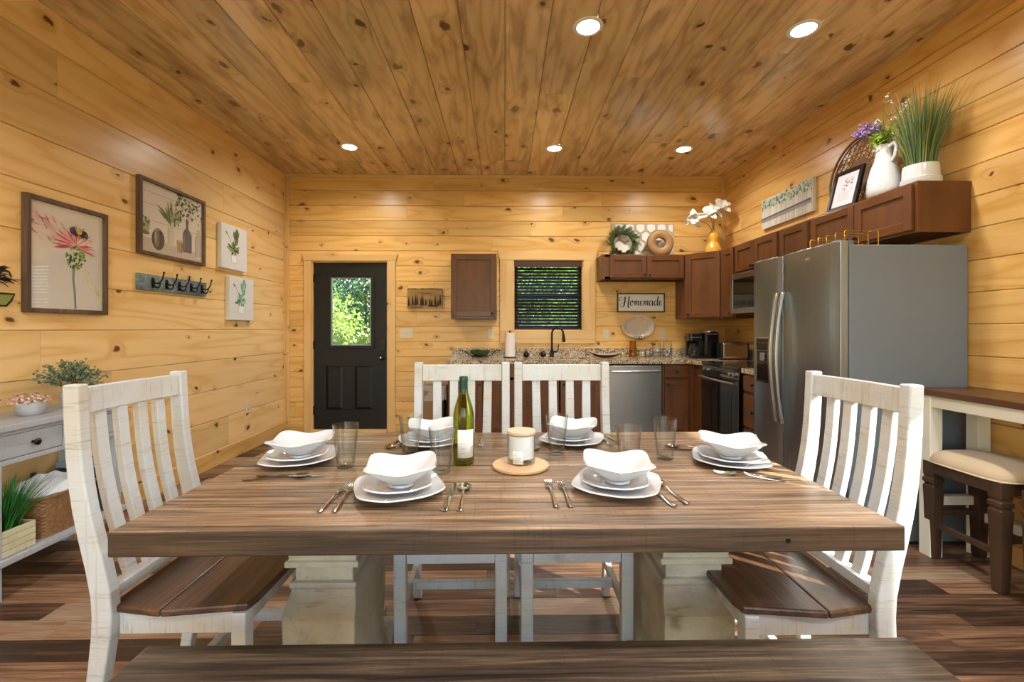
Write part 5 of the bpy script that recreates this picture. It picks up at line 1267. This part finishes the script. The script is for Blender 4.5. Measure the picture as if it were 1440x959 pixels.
# white magnolia sprays
ms_ = thing('white_flower_spray', 'spray of large white artificial flowers in the yellow vase', 'flowers', (2.44, 5.27, ZT+.285))
STEM = plain('thin_brown_stem', '#6b5a3a', .7); PET = plain('white_petal', '#f2ece2', .5)
heads = [((.07, -.06, .27), 1.45), ((-.10, -.10, .18), 1.4), ((-.01, -.04, .22), 1.3), ((-.27, -.10, .12), 1.35)]
mb = MB()
for (x, y, z), s_ in heads: mb.tube([(0, 0, -.02), (x*.25, y*.2, z*.55), (x, y, z)], .003, 6)
part('stems', mb, STEM, ms_, smooth=60)
r7 = random.Random(4)
for hi, ((x, y, z), s_) in enumerate(heads):
    mb = MB(); up = Vector((r7.uniform(-.3, .3), -.75, .5)).normalized() if hi < 3 else Vector((-.35, -.8, -.35)).normalized()
    e1 = up.cross(Vector((0, 0, 1))).normalized(); e2 = up.cross(e1)
    for k in range(9):
        a_ = k*2*PI/9*1.0+r7.uniform(-.2, .2); op = .9 if k % 2 else .55
        dirr = (e1*math.cos(a_)+e2*math.sin(a_)); side = up.cross(dirr)
        L_ = .095*s_*r7.uniform(.85, 1.1)
        def pf(u, v, dirr=dirr, side=side, L_=L_, op=op):
            w_ = .026*s_*math.sin(PI*min(1, v*.88+.08))**.8; q = dirr*(v*L_*op)+up*(L_*(.55*v*(1.2-op)-.25*v*v*op+.02))+side*((u-.5)*2*w_)+up*(.012*((u-.5)*2)**2)
            return Vector((x, y, z))+q
        mb.grid(pf, 5, 8)
    part('blossom', mb, PET, ms_, smooth=180, solid=.0015, fix=False)
# birch canvas on right wall
t = onwall('canvas_print', 'long canvas of pale birch trunks under green leaves on the right wall', 'picture', 4.31, 2.435, 'r')
cv = part('canvas', MB().box(-.395, .395, -.034, -.001, -.15, .15), plain('birch_canvas', '#cfc8bb', .7), t, bevel=.003)
A = Art(-.0342)
for i in range(46): x = -.38+.76*i/45; A.line(R3.choice(['#b5a795', '#e2dccf', '#a6998a', '#c9bda9']), [(x, -.145), (x+R3.uniform(-.004, .004), .06)], R3.uniform(.003, .008))
for i in range(150): A.ell(R3.choice(['#8fa687', '#a9bba0', '#6f8a6c', '#b9c6ae', '#5d7a63']), R3.uniform(-.38, .38), .085+R3.uniform(-.04, .055), R3.uniform(.008, .02), R3.uniform(.006, .016), R3.uniform(0, 3), 9)
A.poly('#5d5552', [(-.385, -.055), (.375, -.045), (.375, -.025), (-.385, -.04)]); A.poly('#8b8d8c', [(-.385, -.08), (.375, -.065), (.375, -.045), (-.385, -.055)])
A.done('artwork', cv)
# woven tray
wt = thing('woven_round_tray', 'large round open-weave basket tray leaning on the wall above the refrigerator cabinet', 'basket', (2.665, 3.36, ZT+.292), -PI/2, None, -.0)
wt.rotation_euler = (-.10, 0, -PI/2)
RAT = plain('dark_rattan', '#7a5836', .6)
part('rim', MB().tube([(.285*math.cos(a_), -.02, .285*math.sin(a_)) for a_ in [i*2*PI/64 for i in range(65)]], .009, 8).tube([(.278*math.cos(a_), .0, .278*math.sin(a_)) for a_ in [i*2*PI/64 for i in range(65)]], .006, 6), RAT, wt, smooth=60)
mb = MB()
for k in range(3):
    th = k*PI/3
    for i in range(-6, 7):
        d_ = i*.043; hl = math.sqrt(max(0, .278**2-d_**2)); c_, s_ = math.cos(th), math.sin(th); yy = -.004*k
        if hl < .03: continue
        nn = 10; pts = [(c_*q-s_*d_, yy, s_*q+c_*d_) for q in [-hl+2*hl*j/nn for j in range(nn+1)]]
        mb.tube(pts, .0036, 4)
part('lattice', mb, RAT, wt, smooth=60)
mb = MB()
for i in range(-9, 10):
    d_ = i*.012; hl = math.sqrt(max(0, .12**2-d_**2)); mb.box(-hl, hl, -.0145+.002*(i % 2), -.011+.002*(i % 2), d_-.0052, d_+.0052)
part('woven_centre', mb, plain('brown_rattan', '#7d5a38', .6), wt)
# black framed photo, leaning
pf_ = thing('leaning_photo_frame', 'black framed small picture leaning on the woven tray', 'picture frame', (2.452, 3.275, ZT+.001), -PI/2+.25)
pf_.rotation_euler = (-.26, 0, -PI/2+.12)
part('frame', frame_mb(-.122, .122, 0, .315, .026, -.012, .012), plain('black_frame', '#12100f', .3), pf_, bevel=.004)
part('inner_lip', frame_mb(-.097, .097, .026, .290, .006, -.008, .006), plain('bronze_lip', '#3a2f24', .35, .4), pf_)
pp = part('print', MB().box(-.094, .094, -.003, .006, .03, .287), plain('pinkish_print', '#dcd6dc', .5), pf_)
A = Art(-.0034)
for i in range(26): A.leaf(R3.choice(['#8c7f9a', '#b7a9bb', '#6d6a86', '#c99aa4']), .02+R3.uniform(-.04, .03), .20+R3.uniform(-.05, .05), .022, .008, R3.uniform(0, 6))
for i in range(4): A.line('#b9b1bd', [(-.05, .08+.018*i), (.05+R3.uniform(-.02, .01), .08+.018*i)], .004)
A.done('artwork', pp)
part('easel_back', MB().box(-.03, .03, .0125, .016, .02, .24).prism([(.016, .24), (.09, .03), (.095, .03), (.021, .24)], 'x', -.02, .02), BLACK, pf_)
# white pitcher
wp = thing('white_pitcher', 'tall white ceramic pitcher holding purple flowers above the refrigerator cabinet', 'pitcher', (2.502, 2.955, ZT+.001))
part('body', MB().lathe([(0, 0), (.085, 0), (.092, .006), (.096, .05), (.090, .12), (.074, .19), (.052, .25), (.044, .29), (.046, .325), (.051, .34), (.047, .34), (.042, .325), (.04, .29), (.047, .25), (.068, .19), (.084, .12), (.09, .05), (.08, .01), (0, .01)], 48), WHITEC, wp, smooth=60)
part('handle', MB().tube([(-.0, -.045, .322), (-.0, -.085, .333), (-.0, -.098, .30), (-.0, -.088, .25), (-.0, -.064, .222)], [.013, .014, .013, .012, .011], 10), WHITEC, wp, smooth=60)
part('spout', MB().prism([(-.03, 0), (.03, 0), (.012, .045), (-.012, .045)], 'z', .325, .342).xf((0, .04, 0)), WHITEC, wp, bevel=.003)
fs_ = thing('purple_flower_bunch', 'loose bunch of purple and white flowers with lime leaves in the pitcher', 'flowers', (2.502, 2.955, ZT+.33))
r8 = random.Random(22)
def spray(n, dirf, L): 
    out = []
    for i in range(n):
        d_ = dirf(); l = L*r8.uniform(.7, 1.1); p0 = Vector((r8.uniform(-.02, .02), r8.uniform(-.02, .02), -.03)); out.append([p0, p0+Vector((d_[0]*.3, d_[1]*.3, d_[2]*.6))*l, p0+Vector(d_)*l])
    return out
sp1 = spray(12, lambda: (r8.uniform(-.35, -.0), r8.uniform(.05, .6), r8.uniform(.5, .95)), .29); sp2 = spray(9, lambda: (r8.uniform(-.3, .1), r8.uniform(-.9, -.1), r8.uniform(.7, .95)), .33)
mb = MB()
for p in sp1+sp2: mb.tube(p, [.0022, .0018, .001], 5)
part('stems', mb, plain('green_stem', '#6f8a3a', .6), fs_, smooth=60)
def flecks(paths, t0, n, size, rad):
    mb = MB()
    for p in paths:
        for k in range(n):
            t = r8.uniform(t0, 1.); c = p[1].lerp(p[2], t)+Vector((r8.uniform(-1, 1), r8.uniform(-1, 1), r8.uniform(-1, 1)))*rad
            a = Vector((r8.uniform(-1, 1), r8.uniform(-1, 1), r8.uniform(-1, 1))).normalized(); b = a.orthogonal().normalized()
            s1_ = size*r8.uniform(.6, 1.3); mb.add([c-a*s1_, c-b*s1_*.5, c+a*s1_, c+b*s1_*.5], [(0, 1, 2, 3)])
    return mb
part('purple_blossoms', flecks(sp1, .5, 46, .011, .02), plain('lilac_petal', '#9d7fc4', .6), fs_, fix=False)
part('white_blossoms', flecks(sp2, .75, 22, .009, .012), plain('white_petal', '#f2ece2', .5), fs_, fix=False)
part('lime_leaves', flecks([[a, a, b] for a, b, c in sp1]+[[a, a, b] for a, b, c in sp2], .15, 60, .011, .032), plain('lime_leaf', '#8fb02c', .6), fs_, fix=False)
# grass in white pot
gp = thing('potted_grass', 'tall green artificial grass in a white ribbed pot at the cabinet end', 'plant', (2.552, 2.745, ZT+.001))
part('pot', MB().lathe([(0, 0), (.095, 0), (.1, .006), (.1, .05), (.092, .054), (.090, .11), (.087, .133), (.081, .133), (.083, .10), (.08, .02), (0, .02)], 48), WHITEC, gp, smooth=50)
def blades(mb, n, L, r0, lean, w, rr, xmax=None, seg=6):
    for i in range(n):
        a = rr.uniform(0, 2*PI); r = r0*rr.random()**.5; p = Vector((r*math.cos(a), r*math.sin(a), 0)); l = L*rr.uniform(.6, 1.05)
        d_ = Vector((math.cos(a), math.sin(a), 0)); le = lean*rr.random()**.9*(.4+r/r0); s_ = Vector((-math.sin(a+rr.uniform(-1, 1)), math.cos(a+rr.uniform(-1, 1)), 0)).normalized()*w*rr.uniform(.6, 1.2)
        vs = []
        for k in range(seg):
            t = k/seg; q = p+d_*(le*l*(t**1.7))+Vector((0, 0, l*t*(1-.15*le*t)))
            if xmax is not None and q.x > xmax: q.x = xmax
            vs += [q-s_*(1-t*.7), q+s_*(1-t*.7)]
        q = p+d_*(le*l)+Vector((0, 0, l*(1-.15*le)))
        if xmax is not None and q.x > xmax: q.x = xmax
        vs.append(q); fs = [(2*k, 2*k+1, 2*k+3, 2*k+2) for k in range(seg-1)]+[(2*seg-2, 2*seg-1, 2*seg)]
        mb.add(vs, fs)
    return mb
r9 = random.Random(31)
part('grass_blades', blades(MB(), 420, .51, .07, .33, .0032, r9, .158).xf((0, 0, .10)), plain('dusty_green_blade', '#5d7648', .6), gp, fix=False)
part('pale_blades', blades(MB(), 170, .50, .07, .42, .0024, r9, .158).xf((0, 0, .10)), plain('olive_blade', '#8a8f4a', .6), gp, fix=False)
part('moss', MB().lathe([(0, .125), (.08, .118), (.08, .11), (0, .11)], 20), plain('dark_moss', '#33401f', .9), gp)
# gold wire rack on the fridge
gw = thing('gold_wire_rack', 'gold wire dish rack standing on top of the refrigerator', 'rack', (2.16, 2.83, 1.7795), 0)
G = plain('brass_wire', '#c99a3e', .25, 1.)
mb = MB()
for i in range(5):
    y = -.13+.075*i; mb.tube([(-.10, y, .004), (-.10, y, .08), (-.095, y, .086), (.095, y, .086), (.10, y, .08), (.10, y, .004)], .0028, 6)
mb.tube([(-.10, -.14, .004), (-.10, .18, .004)], .003, 6).tube([(.10, -.14, .004), (.10, .18, .004)], .003, 6).tube([(0, -.14, .004), (0, .18, .004)], .003, 6)
part('wires', mb, G, gw, smooth=60)
gw.location = (2.10, 2.77, 1.7505)

# ------------------------------------------------------------------ console table items
FZ = .8125
fp = thing('pink_flower_pot', 'small grey pot of pale pink flowers on the console table', 'plant', (-2.46, 2.405, FZ))
part('pot', MB().lathe([(0, 0), (.040, 0), (.045, .004), (.058, .03), (.062, .06), (.060, .068), (.055, .068), (.055, .05), (.04, .012), (0, .012)], 40), plain('pale_grey_ceramic', '#b4b8bf', .5), fp, smooth=60)
mb = MB(); mg = MB()
for i in range(330):
    a = r9.uniform(0, 2*PI); b = r9.uniform(.05, 1.45); c = Vector((.076*math.cos(a)*math.cos(b), .076*math.sin(a)*math.cos(b), .066+.042*math.sin(b)))+Vector((r9.uniform(-1, 1), r9.uniform(-1, 1), r9.uniform(-1, 1)))*.006
    n_v = Vector((math.cos(a)*math.cos(b), math.sin(a)*math.cos(b), math.sin(b)+.2)).normalized(); e1 = n_v.orthogonal().normalized(); e2 = n_v.cross(e1); R_5 = .0075
    tgt = mb if i % 4 else mg
    tgt.add([c]+[c+(e1*math.cos(k*2*PI/10)+e2*math.sin(k*2*PI/10))*R_5*(1 if k % 2 else .55)+n_v*.002 for k in range(10)], [(0, k+1, (k+1) % 10+1) for k in range(10)])
part('blossoms', mb, plain('pale_pink_petal', '#e6b6b4', .6), fp, fix=False); part('leaves', mg, plain('yellow_green_leaf', '#8f9a4a', .6), fp, fix=False)
ep = thing('eucalyptus_plant', 'bushy grey-green leafy plant on the console behind the left chair', 'plant', (-2.46, 2.635, FZ))
part('pot', MB().lathe([(0, 0), (.04, 0), (.045, .003), (.055, .09), (.05, .09), (.04, .01), (0, .01)], 32), plain('pale_grey_ceramic', '#b4b8bf', .5), ep, smooth=50)
mb = MB(); st_ = MB()
for i in range(58):
    a = r9.uniform(0, 2*PI); el = r9.uniform(.15, 1.5); L = r9.uniform(.14, .2); d_ = Vector((math.cos(a)*math.cos(el), math.sin(a)*math.cos(el), math.sin(el)))
    P0 = Vector((0, 0, .085)); P1 = P0+d_*L*.5+Vector((0, 0, .02)); P2 = P0+d_*L
    if P2.x < -.17: P2.x = -.17
    st_.tube([P0, P1, P2], [.0016, .0013, .0008], 4)
    for k in range(13):
        c = P1.lerp(P2, k/12)+Vector((r9.uniform(-1, 1), r9.uniform(-1, 1), r9.uniform(-1, 1)))*.012; a_ = Vector((r9.uniform(-1, 1), r9.uniform(-1, 1), r9.uniform(-1, 1))).normalized(); b_ = a_.orthogonal().normalized(); s_ = .0085
        mb.add([c+(a_*math.cos(q*PI/3)+b_*math.sin(q*PI/3)*.7)*s_ for q in range(6)], [(0, 1, 2, 3, 4, 5)])
part('stems', st_, plain('grey_stem', '#5a5640', .7), ep); part('leaves', mb, plain('grey_green_leaf', '#6f7f62', .6), ep, fix=False)
dd_ = thing('dried_arrangement', 'dark dried flower arrangement at the left picture edge on the console', 'plant', (-2.44, 2.175, FZ))
part('pot', MB().lathe([(0, 0), (.03, 0), (.034, .004), (.03, .06), (.034, .07), (.03, .07), (.026, .01), (0, .01)], 24), plain('yellow_ceramic', '#c9a24a', .4), dd_, smooth=50)
mb = MB()
for i in range(60):
    a = r9.uniform(0, 2*PI); el = r9.uniform(.5, 1.4); L = r9.uniform(.05, .1); d_ = Vector((math.cos(a)*math.cos(el), math.sin(a)*math.cos(el), math.sin(el))); mb.tube([(0, 0, .06), Vector((0, 0, .06))+d_*L], [.0035, .002], 5)
part('dried_stems', mb, plain('dark_dried_stem', '#3a2c22', .8), dd_)
# lower shelf
SZ = .1925
WICK = NT('woven_wicker'); tcw = WICK.n('TexCoord').outputs['Object']; wv = WICK.n('TexWave', {'Scale': 40., 'Distortion': 1.}, bands_direction='Z'); WICK.set(wv.inputs['Vector'], tcw)
WICK.bsdf(WICK.mix(WICK.noise(tcw, 60., 3.), C('#b98c60'), C('#4e3018')), .6); WICK = WICK.m
wk = thing('wicker_basket', 'brown wicker basket filled with white cloth on the console shelf', 'basket', (-2.46, 2.49, SZ))
def basket(hx_, hy_, h):
    mb = MB(); NZ = 22; NP = 60
    def f(u, v, off=0):
        a = 2*PI*u; n = 6.; r = sq(a, n); lvl = v*h; wv_ = .003*math.sin(u*NP*PI+ (PI if int(v*NZ) % 2 else 0)); k = .9+.1*v
        return ((hx_*k+wv_-off)*r*math.cos(a), (hy_*k+wv_-off)*r*math.sin(a), lvl)
    mb.grid(lambda u, v: f(u, v), 120, NZ+1, True).join(MB().grid(lambda u, v: f(u, 1-v, .008), 60, 6, True)).prism([(hx_*.89*sq(2*PI*i/40, 6.)*math.cos(2*PI*i/40), hy_*.89*sq(2*PI*i/40, 6.)*math.sin(2*PI*i/40)) for i in range(40)], 'z', 0, .006)
    return mb
part('woven_body', basket(.145, .165, .205), WICK, wk, smooth=40)
part('rim', MB().tube([(.145*sq(a_, 6.)*math.cos(a_), .165*sq(a_, 6.)*math.sin(a_), .207) for a_ in [2*PI*i/60 for i in range(61)]], .008, 6), WICK, wk, smooth=60)
def clothf(u, v):
    a = 2*PI*u; r = v; n = 4.; q = sq(a, n)*r; x = .133*q*math.cos(a); y = .153*q*math.sin(a); return (x, y, .212+.075*(1-r**2.2)+.012*math.sin(9*x/.13+3*y/.15)*math.sin(7*y/.15)*(1-r*.5))
tag(build('white_cloth', MB().grid(clothf, 48, 16, True).join(MB().grid(lambda u, v: (lambda p: (p[0], p[1], p[2]-.01-.06*(v)))(clothf(u, 1-v)), 48, 6, True)), plain('white_cotton', '#dfe5ef', .9), smooth=60), 'folded white cloth heaped inside the wicker basket', 'cloth').location = (-2.46, 2.49, SZ)
gg = thing('potted_shelf_grass', 'green grass plant in a cream slatted box on the console shelf', 'plant', (-2.385, 2.205, SZ))
CRB = paint('cream_slatted_box', 'yzx', '#d5d2ae', '#8a8560', .5)
mb = MB()
for k in range(4):
    z = .003+.031*k; mb.box(.062, .07, -.085, .085, z, z+.029).box(-.07, -.062, -.085, .085, z, z+.029).box(-.062, .062, -.085, -.077, z, z+.029).box(-.062, .062, .077, .085, z, z+.029)
mb.box(-.062, .062, -.077, .077, .0, .01)
part('box', mb, CRB, gg, bevel=.001)
part('soil', MB().box(-.06, .06, -.075, .075, .09, .11), plain('dark_soil', '#2a2018', .95), gg)
part('rope_handle', MB().tube([(.0, -.087, .115), (.03, -.10, .13), (.0, -.105, .145), (-.03, -.10, .13), (0, -.087, .115)], .004, 6), plain('rope_tan', '#a08660', .8), gg, smooth=60)
part('grass_blades', blades(MB(), 260, .27, .055, .75, .0036, r9).xf((0, 0, .10)), plain('fresh_green_blade', '#2f7a2c', .5), gg, fix=False)
part('dark_blades', blades(MB(), 90, .22, .055, .6, .0036, r9).xf((0, 0, .10)), plain('dark_green_blade', '#174d24', .5), gg, fix=False)
tag(build('clear_glass_vase', MB().lathe([(0, 0), (.05, 0), (.055, .004), (.06, .12), (.045, .2), (.05, .25), (.047, .25), (.042, .2), (.057, .12), (.05, .01), (0, .008)], 32), GLASS, smooth=50), 'clear glass vase behind the shelf grass at left', 'vase').location = (-2.555, 2.24, SZ)
bx_ = thing('storage_box', 'dark blue box with pale lid on the far end of the console shelf', 'box', (-2.47, 2.735, SZ))
part('box_body', MB().box(-.12, .12, -.055, .055, 0, .26), plain('navy_board', '#2c3a4f', .5), bx_, bevel=.003)
part('lid', MB().box(-.124, .124, -.058, .058, .261, .29), plain('pale_blue_board', '#9aa7b8', .5), bx_, bevel=.003)
part('paper_label', MB().box(.1205, .1215, -.035, .035, .15, .20), plain('white_paper', '#f2f0ea', .6), bx_)
# ------------------------------------------------------------------ outside, seen through the door pane and the blind
GR = NT('lawn'); tg = GR.n('TexCoord').outputs['Object']; GR.bsdf(GR.mix(GR.noise(tg, 3., 4.), C('#4c6b22'), C('#7a9a3a')), .9)
gnd = MB().box(-30, 30, -14, 34, -.55, -.5); struct('ground', gnd, GR.m)
def leafmat(name, a, b):
    k = NT(name); oi = k.n('TexCoord').outputs['Object']; n = k.noise(oi, 2.2, 3.); n2 = k.noise(oi, 30., 1.)
    col = k.mix(n2, C(a), C(b)); bs = k.bsdf(col, .5); bs.inputs['Subsurface Weight'].default_value = 0.
    tr = k.n('BsdfTranslucent'); k.set(tr.inputs[0], col); mx = k.n('MixShader', {0: .35}); k.t.links.new(bs.outputs[0], mx.inputs[1]); k.t.links.new(tr.outputs[0], mx.inputs[2]); k.t.links.new(mx.outputs[0], k.out.inputs[0]); return k.m
LM = [leafmat('spring_leaf', '#547428', '#8ea24a'), leafmat('mid_leaf', '#44702c', '#7a9c50'), leafmat('deep_leaf', '#2f5530', '#64855a')]
BARK = plain('bark', '#4a3a2c', .9)
def tree(name, label, cat, x, y, h, r, mat, n, seed, size=.07, trunk=True, low=0.):
    rr = random.Random(seed); t = thing(name, label, cat, (x, y, -.5), 0, 'trees and shrubs outside the back wall')
    mb = MB().tube([(0, 0, 0), (.05, .02, h*.4), (-.03, 0, h*.75)], [.02*h+.02, .015*h+.015, .02], 8)
    for i in range(6): a = rr.uniform(0, 6.28); mb.tube([(0, 0, h*(.3+.07*i)), (r*.6*math.cos(a), r*.6*math.sin(a), h*(.45+.07*i))], [.03, .01], 6)
    part('trunk' if trunk else 'stem', mb, BARK, t, smooth=60)
    mb = MB(); lobes = [(Vector((rr.uniform(-.6, .6)*r, rr.uniform(-.6, .6)*r, h*rr.uniform(.25+low, .85))), r*rr.uniform(.35, .6)) for i in range(14)]
    for i in range(n):
        c, R1 = rr.choice(lobes); d_ = Vector((rr.gauss(0, 1), rr.gauss(0, 1), rr.gauss(0, 1))).normalized(); p = c+d_*R1*rr.random()**.33
        if p.z < .05: continue
        a = (d_+Vector((rr.uniform(-1, 1), rr.uniform(-1, 1), rr.uniform(-1, 1)))).normalized(); b = a.orthogonal().normalized(); s_ = size*rr.uniform(.6, 1.3)
        mb.add([p-a*s_, p-b*s_*.5, p+a*s_, p+b*s_*.5], [(0, 1, 2, 3)])
    part('foliage', mb, mat, t, fix=False)
for a in [('shrub', 'pale green shrub seen low through the door glass', 'shrub', -2.9, 8.6, 1.7, .9, LM[0], 5000, 1, .045), ('shrub', 'bright bushy shrub seen at middle of the door glass', 'shrub', -4.1, 9.6, 2.5, 1.2, LM[0], 6000, 2, .05),
          ('tree', 'leafy tree filling the right top of the door glass', 'tree', -2.6, 12.2, 5.2, 2.0, LM[1], 9000, 3, .065), ('tree', 'leafy tree filling the left top of the door glass', 'tree', -5.8, 12.6, 5.4, 2.1, LM[2], 9000, 4, .065),
          ('tree', 'dense tree far behind the shrubs outside the door', 'tree', -4.0, 15.2, 7., 2.8, LM[2], 9000, 5, .09), ('tree', 'tall tree outside seen through the left of the blind', 'tree', .3, 10.4, 4.8, 1.8, LM[1], 8000, 6, .06),
          ('tree', 'tall tree outside seen through the right of the blind', 'tree', 2.4, 11.2, 5.2, 1.9, LM[0], 8000, 7, .06), ('shrub', 'shrub outside seen through the bottom of the blind', 'shrub', 1.0, 8.4, 1.9, 1.1, LM[0], 5000, 8, .045),
          ('tree', 'large tree far outside behind the blind', 'tree', 1.4, 15., 7., 3., LM[2], 9000, 9, .09)]: tree(*a)
# ------------------------------------------------------------------ daylight
w = bpy.data.worlds.new('sky'); SC.world = w; w.use_nodes = True; nt = w.node_tree; nt.nodes.clear()
sky = nt.nodes.new('ShaderNodeTexSky'); sky.sky_type = 'NISHITA'; sky.sun_disc = False; sky.sun_elevation = math.radians(32); sky.sun_rotation = math.radians(115); sky.air_density = 1.; sky.dust_density = 1.
bg = nt.nodes.new('ShaderNodeBackground'); bg.inputs[1].default_value = .85; o_ = nt.nodes.new('ShaderNodeOutputWorld')
nt.links.new(sky.outputs[0], bg.inputs[0]); nt.links.new(bg.outputs[0], o_.inputs[0])
sun = bpy.data.lights.new('sun', 'SUN'); sun.energy = 22; sun.color = (1, .95, .86); sun.angle = math.radians(.8)
so = bpy.data.objects.new('sun', sun); COL.objects.link(so); d = Vector((-1, .7, -.72)); so.rotation_euler = d.to_track_quat('-Z', 'Y').to_euler(); so.location = (8, -5, 8)
def portal(loc, rot, sx, sy):
    L = bpy.data.lights.new('window_portal', 'AREA'); L.shape = 'RECTANGLE'; L.size = sx; L.size_y = sy; L.cycles.is_portal = True
    o = bpy.data.objects.new('window_portal', L); COL.objects.link(o); o.location = loc; o.rotation_euler = rot
portal((2.86, .51, 1.61), (0, PI/2, 0), 1.22, .94)
portal((0, YR-.14, 1.4), (PI/2, 0, 0), 4.8, 2.6)
portal((.541, 5.72, 1.665), (-PI/2, 0, 0), .86, .86)
portal((-1.87, 5.72, 1.47), (-PI/2, 0, 0), .5, .85)
SC.cycles.max_bounces = 12; SC.cycles.diffuse_bounces = 4; SC.cycles.adaptive_threshold = .02; SC.cycles.glossy_bounces = 8; SC.cycles.transmission_bounces = 10; SC.cycles.transparent_max_bounces = 16
SC.cycles.use_denoising = True; SC.cycles.sample_clamp_indirect = 6.; SC.cycles.blur_glossy = .5
SC.view_settings.view_transform = 'Standard'; SC.view_settings.look = 'None'; SC.view_settings.exposure = .25; SC.view_settings.gamma = 1.
SC.view_settings.use_curve_mapping = False
